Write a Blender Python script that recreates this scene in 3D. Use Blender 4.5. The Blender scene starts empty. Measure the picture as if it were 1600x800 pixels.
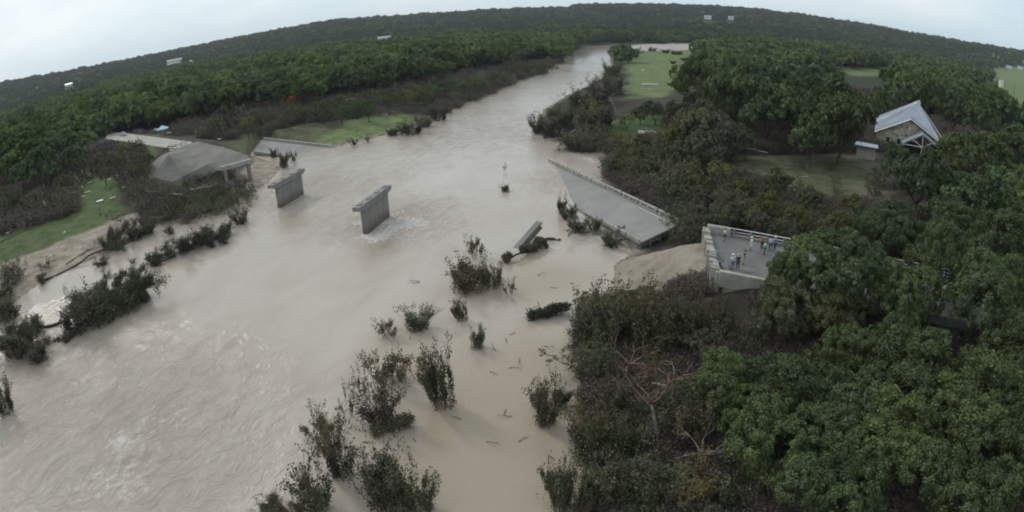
import bpy, bmesh, math, random
import numpy as np
from mathutils import Vector, Matrix, noise as mnoise

random.seed(7)
RNG = np.random.default_rng(7)
sc = bpy.context.scene
C = sc.collection

# ------------------------------------------------------------------ camera
CAM_H = 37.0
FPX = 960.0                                    # focal length in pixels of the 1600 px wide photograph
PITCH, ROLL = math.radians(22.25), math.radians(2.0)
_U0 = Vector((0, math.sin(PITCH), math.cos(PITCH)))
FWD = Vector((0, math.cos(PITCH), -math.sin(PITCH)))
_R0 = Vector((1, 0, 0))
RGT = _R0 * math.cos(ROLL) - _U0 * math.sin(ROLL)
UPV = _R0 * math.sin(ROLL) + _U0 * math.cos(ROLL)
cd = bpy.data.cameras.new('drone_camera')
cam = bpy.data.objects.new('drone_camera', cd)
C.objects.link(cam)
cam.matrix_world = Matrix.Translation((0, 0, CAM_H)) @ Matrix((RGT, UPV, -FWD)).transposed().to_4x4()
cd.type = 'PANO'
_cc = cd if hasattr(cd, 'panorama_type') else cd.cycles
_cc.panorama_type = 'FISHEYE_EQUISOLID'        # a small action camera with a wide lens
_cc.fisheye_lens = FPX / 1600 * 36.0
_cc.fisheye_fov = math.radians(200)
cd.sensor_width = 36.0
cd.sensor_height = 18.0
cd.sensor_fit = 'HORIZONTAL'
cd.clip_start = 0.5
cd.clip_end = 20000
sc.camera = cam
sc.cycles.filter_width = 1.9
sc.cycles.max_bounces = 6
sc.cycles.diffuse_bounces = 2
sc.cycles.glossy_bounces = 2
sc.cycles.transmission_bounces = 2
sc.cycles.volume_bounces = 0

# ------------------------------------------------------------------ sky, sun, exposure
SUN_EL, SUN_AZ = math.radians(36), math.radians(-46)    # azimuth clockwise from +Y
world = bpy.data.worlds.new('World')
sc.world = world
world.use_nodes = True
wt = world.node_tree
wt.nodes.clear()
wo = wt.nodes.new('ShaderNodeOutputWorld')
wb = wt.nodes.new('ShaderNodeBackground')
wb.inputs['Strength'].default_value = 0.1
wt.links.new(wb.outputs[0], wo.inputs[0])
sky = wt.nodes.new('ShaderNodeTexSky')
sky.sky_type = 'NISHITA'
sky.sun_disc = False
sky.sun_elevation = SUN_EL
sky.sun_rotation = SUN_AZ
sky.air_density = 1.0
tc = wt.nodes.new('ShaderNodeTexCoord')
mp = wt.nodes.new('ShaderNodeMapping')
mp.inputs['Scale'].default_value = (1, 1, 3.2)
wt.links.new(tc.outputs['Generated'], mp.inputs[0])
n1 = wt.nodes.new('ShaderNodeTexNoise')
n1.inputs['Scale'].default_value = 1.9
n1.inputs['Detail'].default_value = 6
n1.inputs['Roughness'].default_value = 0.5
wt.links.new(mp.outputs[0], n1.inputs['Vector'])
cr = wt.nodes.new('ShaderNodeValToRGB')
cr.color_ramp.elements[0].position = 0.40
cr.color_ramp.elements[0].color = (5.0, 6.25, 6.9, 1)
cr.color_ramp.elements[1].position = 0.60
cr.color_ramp.elements[1].color = (7.1, 7.45, 7.6, 1)
wt.links.new(n1.outputs['Fac'], cr.inputs[0])
mx = wt.nodes.new('ShaderNodeMix')
mx.data_type = 'RGBA'
mx.inputs['Factor'].default_value = 0.93
wt.links.new(sky.outputs[0], mx.inputs['A'])
wt.links.new(cr.outputs[0], mx.inputs['B'])
wt.links.new(mx.outputs['Result'], wb.inputs['Color'])

sun_d = bpy.data.lights.new('sun', 'SUN')
sun_d.energy = 1.1
sun_d.angle = math.radians(10)
sun_d.color = (1.0, 0.96, 0.9)
sun = bpy.data.objects.new('sun', sun_d)
C.objects.link(sun)
_sd = Vector((math.sin(SUN_AZ) * math.cos(SUN_EL), math.cos(SUN_AZ) * math.cos(SUN_EL), math.sin(SUN_EL)))
sun.rotation_euler = _sd.to_track_quat('Z', 'Y').to_euler()
sun.location = (0, 0, 200)
vs = sc.view_settings
vs.view_transform = 'Standard'
vs.look = 'None'
vs.exposure = 0.40
vs.gamma = 1.0
vs.use_curve_mapping = False

# ------------------------------------------------------------------ lens maths (pixel of the 1600x800 photograph <-> place)
def ray(px, py):
    X, Y = px - 800, 400 - py
    r = math.hypot(X, Y)
    th = 2 * math.asin(min(1, r / 2 / FPX))
    k = math.sin(th) / (r or 1)
    return RGT * (X * k) + UPV * (Y * k) + FWD * math.cos(th)
def at(px, py, z=0.0):
    d = ray(px, py)
    t = (z - CAM_H) / min(d.z, -0.012)
    return Vector((d.x * t, d.y * t, z))
def proj(P):
    d = Vector((P[0], P[1], P[2] - CAM_H))
    n = d.length
    d /= n
    x, y, z = d.dot(RGT), d.dot(UPV), d.dot(FWD)
    th = math.acos(max(-1, min(1, z)))
    r = 2 * FPX * math.sin(th / 2)
    m = math.hypot(x, y) or 1
    return 800 + r * x / m, 400 - r * y / m, n
def P2(pts, z):
    return np.array([at(a, b, z)[:2] for a, b in pts])

# ------------------------------------------------------------------ numeric helpers
def vnoise(x, y, s, seed=0):
    """smooth value noise, numpy"""
    x = np.asarray(x, float) / s + seed * 17.3
    y = np.asarray(y, float) / s - seed * 9.1
    xi, yi = np.floor(x), np.floor(y)
    fx, fy = x - xi, y - yi
    fx, fy = fx * fx * (3 - 2 * fx), fy * fy * (3 - 2 * fy)
    def h(a, b):
        v = np.sin(a * 127.1 + b * 311.7 + seed * 74.7) * 43758.5453
        return v - np.floor(v)
    return (h(xi, yi) * (1 - fx) + h(xi + 1, yi) * fx) * (1 - fy) + (h(xi, yi + 1) * (1 - fx) + h(xi + 1, yi + 1) * fx) * fy * 1.0
def fbm(x, y, s, seed=0, o=4):
    v, a, t = 0, 1.0, 0
    for i in range(o):
        v = v + a * vnoise(x, y, s / 2 ** i, seed + i)
        t += a
        a *= 0.55
    return v / t - 0.5
def sdist(X, Y, poly):
    """distance to polygon edge, negative inside"""
    X = np.asarray(X, float); Y = np.asarray(Y, float)
    best = np.full(X.shape, 1e18)
    ins = np.zeros(X.shape, bool)
    n = len(poly)
    for i in range(n):
        ax, ay = poly[i]; bx, by = poly[(i + 1) % n]
        ex, ey = bx - ax, by - ay
        t = np.clip(((X - ax) * ex + (Y - ay) * ey) / (ex * ex + ey * ey + 1e-12), 0, 1)
        best = np.minimum(best, (X - ax - t * ex) ** 2 + (Y - ay - t * ey) ** 2)
        c = ((ay > Y) != (by > Y)) & (X < (bx - ax) * (Y - ay) / ((by - ay) if by != ay else 1e-12) + ax)
        ins ^= c
    d = np.sqrt(best)
    return np.where(ins, -d, d)
def inpoly(px, py, poly):
    c = False
    n = len(poly)
    for i in range(n):
        ax, ay = poly[i]; bx, by = poly[(i + 1) % n]
        if (ay > py) != (by > py) and px < (bx - ax) * (py - ay) / (by - ay) + ax:
            c = not c
    return c
def sm(x, a, b):
    t = np.clip((np.asarray(x, float) - a) / (b - a), 0, 1)
    return t * t * (3 - 2 * t)

# ------------------------------------------------------------------ the lie of the land
RIVER_PX = [(-60, 545), (0, 490), (60, 445), (130, 412), (205, 378), (226, 350), (250, 352), (300, 350), (350, 330), (392, 302), (420, 285),
            (440, 262), (480, 243), (524, 230), (560, 221), (620, 208), (680, 186), (720, 168), (768, 151), (802, 133),
            (850, 117), (880, 99), (893, 86), (912, 74), (955, 69.5), (1000, 67.2), (1040, 66.6), (1040, 67.8), (1005, 69.2), (975, 73),
            (952, 84), (955, 98), (958, 112), (925, 130), (885, 150), (848, 172), (835, 195), (845, 212), (890, 236), (950, 240),
            (955, 262), (935, 290), (945, 320), (975, 372), (990, 395), (962, 412), (950, 440), (905, 470), (898, 520), (905, 570),
            (930, 600), (905, 660), (915, 700), (950, 760), (960, 800)]
_river = [tuple(at(a, b, 0)[:2]) for a, b in RIVER_PX] + [(8.0, 20), (6, 0), (-10, -60), (-420, -60), (-300, 20), (-150, 62)]
RIVER = np.array(_river)
U = Vector((math.cos(math.radians(-33)), math.sin(math.radians(-33)), 0))      # bridge axis, towards the right bank
W = Vector((math.cos(math.radians(77)), math.sin(math.radians(77)), 0))        # skew of its piers
NRM = Vector((-U.y, U.x, 0))
# forested skyline: direction and elevation angle, read off the photograph
_h = [(0, 135), (100, 118), (200, 98), (300, 78), (400, 58), (520, 36), (650, 27), (800, 18), (900, 15.5), (1000, 15), (1100, 17), (1190, 24), (1350, 47), (1430, 62), (1500, 74), (1560, 84), (1600, 91)]
HAZ, HEL = [], []
for a, b in _h:
    d = ray(a, b)
    HAZ.append(math.atan2(d.x, d.y)); HEL.append(math.asin(d.z))
HR = 2600.0
def hill_h(x, y):
    az = np.arctan2(x, y); r = np.hypot(x, y)
    el = np.interp(az, HAZ, HEL)
    crest = CAM_H + HR * np.tan(el) - 9.0
    k = sm(r, 750, HR) ** 1.25
    h = np.maximum(crest, 20) * k
    h = h * (1 - 0.35 * sm(r, HR, HR * 2.2))
    return h + fbm(x, y, 420, 3) * 34 * k * (1 - k) * 2.2 + fbm(x, y, 150, 5) * 5 * sm(r, 500, 1200)
def line_d(X, Y, a, b):
    ex, ey = b[0] - a[0], b[1] - a[1]
    t = np.clip(((X - a[0]) * ex + (Y - a[1]) * ey) / (ex * ex + ey * ey), 0, 1)
    return np.hypot(X - a[0] - t * ex, Y - a[1] - t * ey), t
DECK_Z = 8.0
CB = at(1105, 358, 8.4); CB.z = 0                # back corner of the standing deck
CN = CB - W * 15.2                               # near corner
RMID = (CB + CN) / 2
RA = RMID + U * 9.5; RB = RMID + U * 210
CARVE = [(P2([(390, 242), (470, 256), (532, 231), (408, 214)], 0.6), None), (P2([(1110, 380), (1122, 470), (930, 460), (985, 395)], 2.5), 'fan')]
LA = at(300, 226, 6.5); LB = at(165, 211, 6.5); LC = at(60, 175, 7)
def ground(X, Y):
    X = np.asarray(X, float); Y = np.asarray(Y, float)
    d = sdist(X, Y, RIVER)
    az = np.arctan2(X, Y)
    right = sm(X - (0.11 * Y + 2), -10, 25)
    r = np.hypot(X, Y)
    lh = 0.25 + 4.2 * (1 - np.exp(-np.maximum(d, 0) / 42.0)) ** 1.15 + 0.004 * np.maximum(d, 0)
    rh = 0.35 + 3.8 * (1 - np.exp(-np.maximum(d, 0) / 20.0)) + 0.012 * np.maximum(d, 0)
    h = np.where(d > 0, lh * (1 - right) + rh * right, -0.25 - np.minimum(3.0, -d * 0.22))
    h = h + np.where(d > 0, fbm(X, Y, 22, 1) * 1.5 * sm(d, 1, 14) + fbm(X, Y, 5, 8) * 0.5 * sm(d, 0, 5) * (1 - sm(r, 250, 500)), 0)
    h = np.where(d > 6, np.maximum(h, 0.5), h)
    h = h + hill_h(X, Y)
    for a, b, top, hw, sl in ((RA, RB, DECK_Z - 0.06, 7.0, 0.75), (LA, LB, 6.4, 7.5, 0.5)):
        dd, t = line_d(X, Y, a, b)
        e = top - np.maximum(0, dd - hw) * sl
        h = np.where(d > -6, np.maximum(h, e), h)
        if a is RA:
            k = sm(dd, hw + 3, hw) * (d > -6)
            h = h * (1 - k) + np.where(k > 0, np.minimum(h, top), 0) * k
    for pw, kind in CARVE:
        k = sm(sdist(X, Y, pw), 2.5, -0.5)
        if kind == 'fan':
            dist = -((X - RMID.x) * U.x + (Y - RMID.y) * U.y)
            lim = 5.0 - 0.42 * np.maximum(dist, 0)
            k = k * (dist > -1.5)
        else: lim = -0.5
        h = h * (1 - k) + np.minimum(h, lim) * k
    return h
_gx = np.arange(-420, 620, 1.25); _gy = np.arange(0, 760, 1.25)
_GX, _GY = np.meshgrid(_gx, _gy)
HMAP = ground(_GX, _GY)
def gz(x, y):
    u_, v_ = (x + 420) / 1.25, y / 1.25
    i, j = int(u_), int(v_)
    if 0 <= i < len(_gx) - 1 and 0 <= j < len(_gy) - 1 and x >= -420 and y >= 0:
        a_, b_ = u_ - i, v_ - j
        return float((HMAP[j, i] * (1 - a_) + HMAP[j, i + 1] * a_) * (1 - b_) + (HMAP[j + 1, i] * (1 - a_) + HMAP[j + 1, i + 1] * a_) * b_)
    return float(ground(np.array([x]), np.array([y]))[0])
def place(px, py, hc):
    """the place on the land above which a point hc metres high shows at this pixel"""
    z = 3.0
    for _ in range(12):
        P = at(px, py, min(z + hc, CAM_H - 2))
        z = 0.5 * z + 0.5 * gz(P.x, P.y)
    return Vector((P.x, P.y, gz(P.x, P.y)))

# ------------------------------------------------------------------ materials
def nodes(name):
    m = bpy.data.materials.new(name)
    m.use_nodes = True
    t = m.node_tree
    b = t.nodes['Principled BSDF']
    return m, t, b
def N(t, kind, **kw):
    n = t.nodes.new(kind)
    for k, v in kw.items():
        if k in n.inputs:
            n.inputs[k].default_value = v
        else:
            setattr(n, k, v)
    return n
def ramp(t, fac, stops):
    r = t.nodes.new('ShaderNodeValToRGB')
    els = r.color_ramp.elements
    while len(els) < len(stops):
        els.new(0.5)
    for e, (p, c) in zip(els, stops):
        e.position = p
        e.color = (*c, 1) if len(c) == 3 else c
    t.links.new(fac, r.inputs[0])
    return r.outputs[0]
def rough_mat(name, c1, c2, scale=1.5, rough=0.85, bump=0.3, c3=None, detail=8, spec=0.3, metal=0.0, dist=0.05, coords='Object'):
    m, t, b = nodes(name)
    co = N(t, 'ShaderNodeTexCoord')
    n = N(t, 'ShaderNodeTexNoise', Scale=scale, Detail=detail, Roughness=0.62)
    t.links.new(co.outputs[coords], n.inputs['Vector'])
    stops = [(0.33, c1), (0.62, c2)] + ([(0.75, c3)] if c3 else [])
    t.links.new(ramp(t, n.outputs['Fac'], stops), b.inputs['Base Color'])
    n2 = N(t, 'ShaderNodeTexNoise', Scale=scale * 6, Detail=6, Roughness=0.7)
    t.links.new(co.outputs[coords], n2.inputs['Vector'])
    bp = N(t, 'ShaderNodeBump', Strength=bump, Distance=dist)
    t.links.new(n2.outputs['Fac'], bp.inputs['Height'])
    t.links.new(bp.outputs[0], b.inputs['Normal'])
    b.inputs['Roughness'].default_value = rough
    b.inputs['Specular IOR Level'].default_value = spec
    b.inputs['Metallic'].default_value = metal
    return m
def leaf_mat(name, col, var=0.35, warm=(1.35, 1.15, 0.7), trans=0.25):
    """leaves: tint attribute per leaf, random hue per tree"""
    m = bpy.data.materials.new(name)
    m.use_nodes = True
    t = m.node_tree
    t.nodes.clear()
    o = N(t, 'ShaderNodeOutputMaterial')
    at_ = N(t, 'ShaderNodeAttribute', attribute_name='tint')
    oi = N(t, 'ShaderNodeObjectInfo')
    mA = N(t, 'ShaderNodeMapRange')
    mA.inputs['To Min'].default_value = 1 - var
    mA.inputs['To Max'].default_value = 1 + var * 1.25
    t.links.new(at_.outputs['Fac'], mA.inputs['Value'])
    mB = N(t, 'ShaderNodeMapRange')
    mB.inputs['To Min'].default_value = 0.72
    mB.inputs['To Max'].default_value = 1.28
    t.links.new(oi.outputs['Random'], mB.inputs['Value'])
    mul = N(t, 'ShaderNodeMath', operation='MULTIPLY')
    t.links.new(mA.outputs[0], mul.inputs[0]); t.links.new(mB.outputs[0], mul.inputs[1])
    wn = N(t, 'ShaderNodeMath', operation='MULTIPLY_ADD')
    t.links.new(oi.outputs['Random'], wn.inputs[0]); wn.inputs[1].default_value = 7.31; wn.inputs[2].default_value = 0.17
    fr = N(t, 'ShaderNodeMath', operation='FRACT')
    t.links.new(wn.outputs[0], fr.inputs[0])
    mix = N(t, 'ShaderNodeMix', data_type='RGBA')
    mix.inputs['A'].default_value = (*col, 1)
    mix.inputs['B'].default_value = (col[0] * warm[0], col[1] * warm[1], col[2] * warm[2], 1)
    t.links.new(fr.outputs[0], mix.inputs['Factor'])
    vm = N(t, 'ShaderNodeVectorMath', operation='SCALE')
    t.links.new(mix.outputs['Result'], vm.inputs[0]); t.links.new(mul.outputs[0], vm.inputs['Scale'])
    df = N(t, 'ShaderNodeBsdfDiffuse')
    tr = N(t, 'ShaderNodeBsdfTranslucent')
    gl = N(t, 'ShaderNodeBsdfGlossy', Roughness=0.55)
    gl.inputs['Color'].default_value = (0.5, 0.55, 0.55, 1)
    t.links.new(vm.outputs[0], df.inputs['Color']); t.links.new(vm.outputs[0], tr.inputs['Color'])
    ms = N(t, 'ShaderNodeMixShader', Fac=trans)
    t.links.new(df.outputs[0], ms.inputs[1]); t.links.new(tr.outputs[0], ms.inputs[2])
    m2 = N(t, 'ShaderNodeMixShader', Fac=0.035)
    t.links.new(ms.outputs[0], m2.inputs[1]); t.links.new(gl.outputs[0], m2.inputs[2])
    t.links.new(m2.outputs[0], o.inputs[0])
    return m
M = {}
M['leaf_dark'] = leaf_mat('leaf_dark', (0.080, 0.108, 0.047), warm=(1.2, 1.1, 0.85))
M['leaf_mid'] = leaf_mat('leaf_mid', (0.070, 0.103, 0.043))
M['leaf_bright'] = leaf_mat('leaf_bright', (0.090, 0.142, 0.044), warm=(1.3, 1.1, 0.8))
M['leaf_olive'] = leaf_mat('leaf_olive', (0.100, 0.108, 0.058))
M['leaf_grey'] = leaf_mat('leaf_grey', (0.085, 0.095, 0.066))
M['leaf_brown'] = leaf_mat('leaf_brown', (0.108, 0.092, 0.066), warm=(0.95, 1.25, 0.85), trans=0.1)
M['leaf_wet'] = leaf_mat('leaf_wet', (0.078, 0.063, 0.048), warm=(1.0, 1.35, 0.9), trans=0.08)
M['leaf_drab'] = leaf_mat('leaf_drab', (0.105, 0.098, 0.070), trans=0.15)
M['leaf_orange'] = leaf_mat('leaf_orange', (0.50, 0.15, 0.04), warm=(1, 1, 1))
M['bark'] = rough_mat('bark', (0.045, 0.036, 0.03), (0.10, 0.085, 0.07), 3)
M['bark_pale'] = rough_mat('bark_pale', (0.20, 0.16, 0.13), (0.38, 0.33, 0.28), 2)
M['bark_red'] = rough_mat('bark_red', (0.09, 0.055, 0.043), (0.21, 0.14, 0.11), 2)
M['bark_wet'] = rough_mat('bark_wet', (0.03, 0.022, 0.018), (0.07, 0.052, 0.042), 3, rough=0.5)
M['twig'] = rough_mat('twig', (0.075, 0.060, 0.048), (0.17, 0.14, 0.115), 3)
M['concrete'] = rough_mat('concrete', (0.165, 0.16, 0.147), (0.215, 0.208, 0.192), 0.3, c3=(0.24, 0.232, 0.215), bump=0.25)
M['paving_grey'] = rough_mat('paving_grey', (0.10, 0.094, 0.084), (0.17, 0.16, 0.145), 0.16, c3=(0.20, 0.19, 0.17), bump=0.35, dist=0.15)
M['concrete_dark'] = rough_mat('concrete_dark', (0.075, 0.072, 0.068), (0.16, 0.155, 0.145), 0.5, bump=0.4)
M['concrete_pale'] = rough_mat('concrete_pale', (0.24, 0.225, 0.195), (0.36, 0.34, 0.30), 0.7, bump=0.3)
M['deck'] = rough_mat('deck', (0.19, 0.188, 0.18), (0.245, 0.24, 0.225), 0.22, c3=(0.27, 0.24, 0.19), bump=0.1)
M['asphalt'] = rough_mat('asphalt', (0.10, 0.10, 0.097), (0.15, 0.148, 0.14), 0.4, rough=0.7, bump=0.2)
M['slope_mud'] = rough_mat('slope_mud', (0.15, 0.125, 0.098), (0.27, 0.235, 0.19), 0.3, bump=0.5, dist=0.15)
M['steel'] = rough_mat('steel', (0.32, 0.33, 0.34), (0.5, 0.51, 0.52), 4, rough=0.45, metal=0.7)
M['rust'] = rough_mat('rust', (0.12, 0.06, 0.035), (0.22, 0.12, 0.07), 6)
M['paint_white'] = rough_mat('paint_white', (0.6, 0.6, 0.58), (0.8, 0.8, 0.78), 2, bump=0.05)
M['paint_yellow'] = rough_mat('paint_yellow', (0.4, 0.36, 0.2), (0.5, 0.42, 0.2), 2, bump=0.05)
M['wood_pale'] = rough_mat('wood_pale', (0.33, 0.29, 0.24), (0.55, 0.5, 0.43), 3)
M['mud'] = rough_mat('mud', (0.22, 0.18, 0.14), (0.33, 0.28, 0.23), 0.5)

# ------------------------------------------------------------------ meshes and tagging
def make_mesh(name, V, F, mats=(), tint=None, smooth=False, fmat=None):
    """V: n x 3; F: list of arrays (n x 3 or n x 4)"""
    me = bpy.data.meshes.new(name)
    V = np.asarray(V, np.float32)
    F = [np.asarray(f, np.int32) for f in (F if isinstance(F, list) else [F]) if len(f)]
    me.vertices.add(len(V)); me.vertices.foreach_set('co', V.ravel())
    loops = np.concatenate([f.ravel() for f in F])
    sizes = np.concatenate([np.full(len(f), f.shape[1], np.int32) for f in F])
    starts = np.concatenate([[0], np.cumsum(sizes)[:-1]]).astype(np.int32)
    me.loops.add(len(loops)); me.loops.foreach_set('vertex_index', loops)
    me.polygons.add(len(sizes)); me.polygons.foreach_set('loop_start', starts)
    if fmat is not None:
        me.polygons.foreach_set('material_index', np.asarray(fmat, np.int32))
    me.polygons.foreach_set('use_smooth', np.full(len(sizes), smooth))
    if tint is not None:
        a = me.attributes.new('tint', 'FLOAT', 'FACE')
        a.data.foreach_set('value', np.asarray(tint, np.float32))
    for m in mats:
        me.materials.append(m)
    me.update(calc_edges=True)
    return me
def obj(name, data, parent=None, loc=None):
    o = bpy.data.objects.new(name, data)
    C.objects.link(o)
    o.parent = parent
    if loc is not None:
        o.location = loc
    return o
def tag(o, label=None, cat=None, group=None, kind=None):
    if label: o['label'] = label
    if cat: o['category'] = cat
    if group: o['group'] = group
    if kind: o['kind'] = kind
    return o
def thing(name, label, cat, loc=(0, 0, 0), rz=0.0, group=None):
    o = bpy.data.objects.new(name, None)
    C.objects.link(o)
    o.location = loc
    o.rotation_euler = (0, 0, rz)
    o.empty_display_size = 0.5
    return tag(o, label, cat, group)
class MB:
    """collects simple solids into one mesh"""
    def __init__(s):
        s.v, s.f, s.n = [], [], 0
    def add(s, vs, fs):
        s.v += [tuple(v) for v in vs]
        s.f += [tuple(i + s.n for i in f) for f in fs]
        s.n += len(vs)
        return s
    def box(s, c, size, rz=0.0, taper=1.0):
        x, y, z = [k / 2 for k in size]
        cs, sn = math.cos(rz), math.sin(rz)
        vs = []
        for dz, k in ((-z, 1), (z, taper)):
            for dx, dy in ((-x, -y), (x, -y), (x, y), (-x, y)):
                dx *= k; dy *= k
                vs.append((c[0] + dx * cs - dy * sn, c[1] + dx * sn + dy * cs, c[2] + dz))
        return s.add(vs, HEX)
    def hexa(s, v8):
        return s.add(v8, HEX)
    def tube(s, a, b, r0, r1=None, n=6):
        a, b = Vector(a), Vector(b)
        r1 = r0 if r1 is None else r1
        d = (b - a).normalized()
        u = d.cross(Vector((0, 0, 1)) if abs(d.z) < 0.9 else Vector((1, 0, 0))).normalized()
        w = d.cross(u)
        vs = []
        for p, r in ((a, r0), (b, r1)):
            for i in range(n):
                t = 2 * math.pi * i / n
                vs.append(p + (u * math.cos(t) + w * math.sin(t)) * r)
        fs = [(i, (i + 1) % n, n + (i + 1) % n, n + i) for i in range(n)] + [tuple(range(n))[::-1], tuple(range(n, 2 * n))]
        return s.add(vs, fs)
    def prism(s, pts, z0, z1):
        n = len(pts)
        vs = [(p[0], p[1], z0) for p in pts] + [(p[0], p[1], z1) for p in pts]
        fs = [(i, (i + 1) % n, n + (i + 1) % n, n + i) for i in range(n)] + [tuple(range(n))[::-1], tuple(range(n, 2 * n))]
        return s.add(vs, fs)
    def build(s, name, mat, parent=None, loc=None, smooth=False, bevel=0.0, rough=0.0, seed=0):
        me = bpy.data.meshes.new(name)
        me.from_pydata([tuple(v) for v in s.v], [], s.f)
        bm = bmesh.new(); bm.from_mesh(me)
        bmesh.ops.recalc_face_normals(bm, faces=bm.faces)
        if bevel:
            bmesh.ops.bevel(bm, geom=bm.edges[:], offset=bevel, segments=1, affect='EDGES', clamp_overlap=True)
        if rough:
            bmesh.ops.subdivide_edges(bm, edges=[e for e in bm.edges if e.calc_length() > 1.2], cuts=3, use_grid_fill=True)
            for v in bm.verts:
                v.co += Vector(mnoise.noise_vector(v.co * 0.7 + Vector((seed, 0, 0)))) * rough
        bm.to_mesh(me); bm.free()
        for p in me.polygons: p.use_smooth = smooth
        me.materials.append(mat)
        return obj(name, me, parent, loc)
HEX = [(0, 3, 2, 1), (4, 5, 6, 7), (0, 1, 5, 4), (1, 2, 6, 5), (2, 3, 7, 6), (3, 0, 4, 7)]
def copy_tree(o, parent=None):
    c = o.copy()
    C.objects.link(c)
    c.parent = parent
    for ch in o.children:
        copy_tree(ch, c)
    return c

# ------------------------------------------------------------------ ground sheet with its zones
def polar(rs, azs):
    R_, A_ = np.meshgrid(rs, azs, indexing='ij')
    X, Y = R_ * np.sin(A_), R_ * np.cos(A_)
    nr, na = R_.shape
    i = np.arange(nr - 1)[:, None] * na + np.arange(na - 1)[None, :]
    F = np.stack([i, i + na, i + na + 1, i + 1], -1).reshape(-1, 4)
    return X.ravel(), Y.ravel(), F
front = np.radians(np.arange(-64, 64.01, 0.3))
azs = np.concatenate([np.radians(np.arange(-180, -64, 4.0)), front, np.radians(np.arange(68, 180.1, 4.0))])
rs = np.concatenate([[0.5, 8, 16], np.geomspace(22, 420, 230), np.geomspace(428, 9000, 110)])
X, Y, F = polar(rs, azs)
Z = ground(X, Y)
COL = {'soil': (0.070, 0.060, 0.045), 'litter': (0.042, 0.038, 0.030), 'grass': (0.070, 0.098, 0.038), 'grass2': (0.120, 0.155, 0.064), 'dull': (0.085, 0.09, 0.05),
       'mud': (0.27, 0.225, 0.18), 'tan': (0.12, 0.108, 0.075), 'forest': (0.024, 0.040, 0.020), 'gravel': (0.34, 0.32, 0.28), 'asph': (0.2, 0.19, 0.175)}
col = np.tile(np.array(COL['litter']), (len(X), 1))
rr = np.hypot(X, Y)
def blend(mask, c):
    global col
    mask = np.clip(mask, 0, 1)[:, None]
    col = col * (1 - mask) + np.array(COL[c]) * mask
blend(sm(rr, 300, 520), 'forest')
dR = sdist(X, Y, RIVER)
nz = fbm(X, Y, 7, 21) * 8
blend(sm(fbm(X, Y, 16, 31), -0.05, 0.2) * (1 - sm(rr, 300, 500)) * 0.6, 'soil')
ZONES = [
    ('dull', [(455, 226), (500, 205), (560, 182), (640, 168), (735, 150), (700, 178), (620, 205), (560, 218), (520, 225)], 2.0, 4),
    ('grass2', [(470, 222), (520, 200), (560, 184), (625, 170), (640, 178), (620, 200), (560, 214), (520, 222)], 2.0, 3),
    ('dull', [(340, 235), (400, 200), (480, 190), (520, 200), (470, 225), (410, 240)], 2.5, 4),
    ('grass', [(-60, 392), (5, 370), (60, 352), (105, 340), (128, 327), (117, 300), (140, 280), (175, 276), (188, 292), (182, 318), (215, 326), (160, 350), (60, 392), (0, 412), (-60, 430)], 2.0, 2),
    ('mud', [(-60, 430), (0, 412), (60, 392), (160, 350), (215, 326), (232, 345), (205, 380), (130, 415), (0, 500), (-60, 560)], 1.6, 1),
    ('mud', [(345, 300), (375, 262), (400, 245), (450, 250), (440, 266), (415, 288), (390, 305)], 1.6, 2),
    ('mud', [(210, 260), (245, 300), (330, 318), (330, 345), (230, 345), (200, 300)], 1.0, 2),
    ('grass', [(235, 232), (250, 222), (262, 235), (255, 258), (235, 262)], 1.5, 2),
    ('grass2', [(978, 92), (1010, 82), (1080, 84), (1105, 90), (1060, 108), (1062, 140), (1040, 158), (985, 158)], 2.5, 4),
    ('gravel', [(960, 72), (1110, 69), (1115, 78), (1060, 84), (985, 82)], 2.0, 8),
    ('grass', [(945, 196), (985, 188), (1035, 188), (1040, 212), (1000, 222), (945, 222)], 1.5, 2),
    ('tan', [(1125, 248), (1180, 244), (1330, 250), (1375, 262), (1400, 345), (1330, 360), (1240, 330), (1170, 290), (1130, 285)], 1.5, 3),
    ('dull', [(1150, 262), (1330, 270), (1370, 300), (1300, 330), (1200, 300)], 1.5, 4),
    ('dull', [(1430, 300), (1500, 290), (1520, 340), (1450, 350)], 1.5, 3),
    ('grass2', [(1300, 112), (1390, 108), (1402, 128), (1330, 128)], 2.0, 6),
    ('grass2', [(1545, 104), (1640, 100), (1660, 190), (1575, 180), (1560, 140)], 2.0, 6),
    ('tan', [(890, 595), (955, 590), (960, 650), (915, 650)], 1.0, 1.5),
    ('grass2', [(915, 745), (1010, 735), (1050, 790), (1040, 860), (920, 860)], 2.0, 1.5),
]
for c, poly, z, soft in ZONES:
    pw = P2(poly, z)
    d = sdist(X, Y, pw)
    lim = max(p[1] for p in pw) * 1.3
    blend(sm(d + nz * min(1, soft / 3), soft, -soft) * (rr < max(300, lim * 1.6)), c)
blend(sm(dR, 3.5, 0.3) * sm(rr, 900, 500) * 0.75, 'mud')
for a, b in ((at(-40, 690 * 0 + 175, 7), at(60, 175, 7)),):
    pass
V = np.stack([X, Y, Z], 1)
gm, t, b = nodes('ground')
ca = N(t, 'ShaderNodeAttribute', attribute_name='zone')
co = N(t, 'ShaderNodeNewGeometry')
nA = N(t, 'ShaderNodeTexNoise', Scale=0.35, Detail=10, Roughness=0.7)
nB = N(t, 'ShaderNodeTexNoise', Scale=2.5, Detail=6, Roughness=0.7)
t.links.new(co.outputs['Position'], nA.inputs['Vector']); t.links.new(co.outputs['Position'], nB.inputs['Vector'])
mr = N(t, 'ShaderNodeMapRange')
mr.inputs['From Min'].default_value = 0.3; mr.inputs['From Max'].default_value = 0.7
mr.inputs['To Min'].default_value = 0.5; mr.inputs['To Max'].default_value = 1.5
t.links.new(nA.outputs['Fac'], mr.inputs['Value'])
sc_ = N(t, 'ShaderNodeVectorMath', operation='SCALE')
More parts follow.
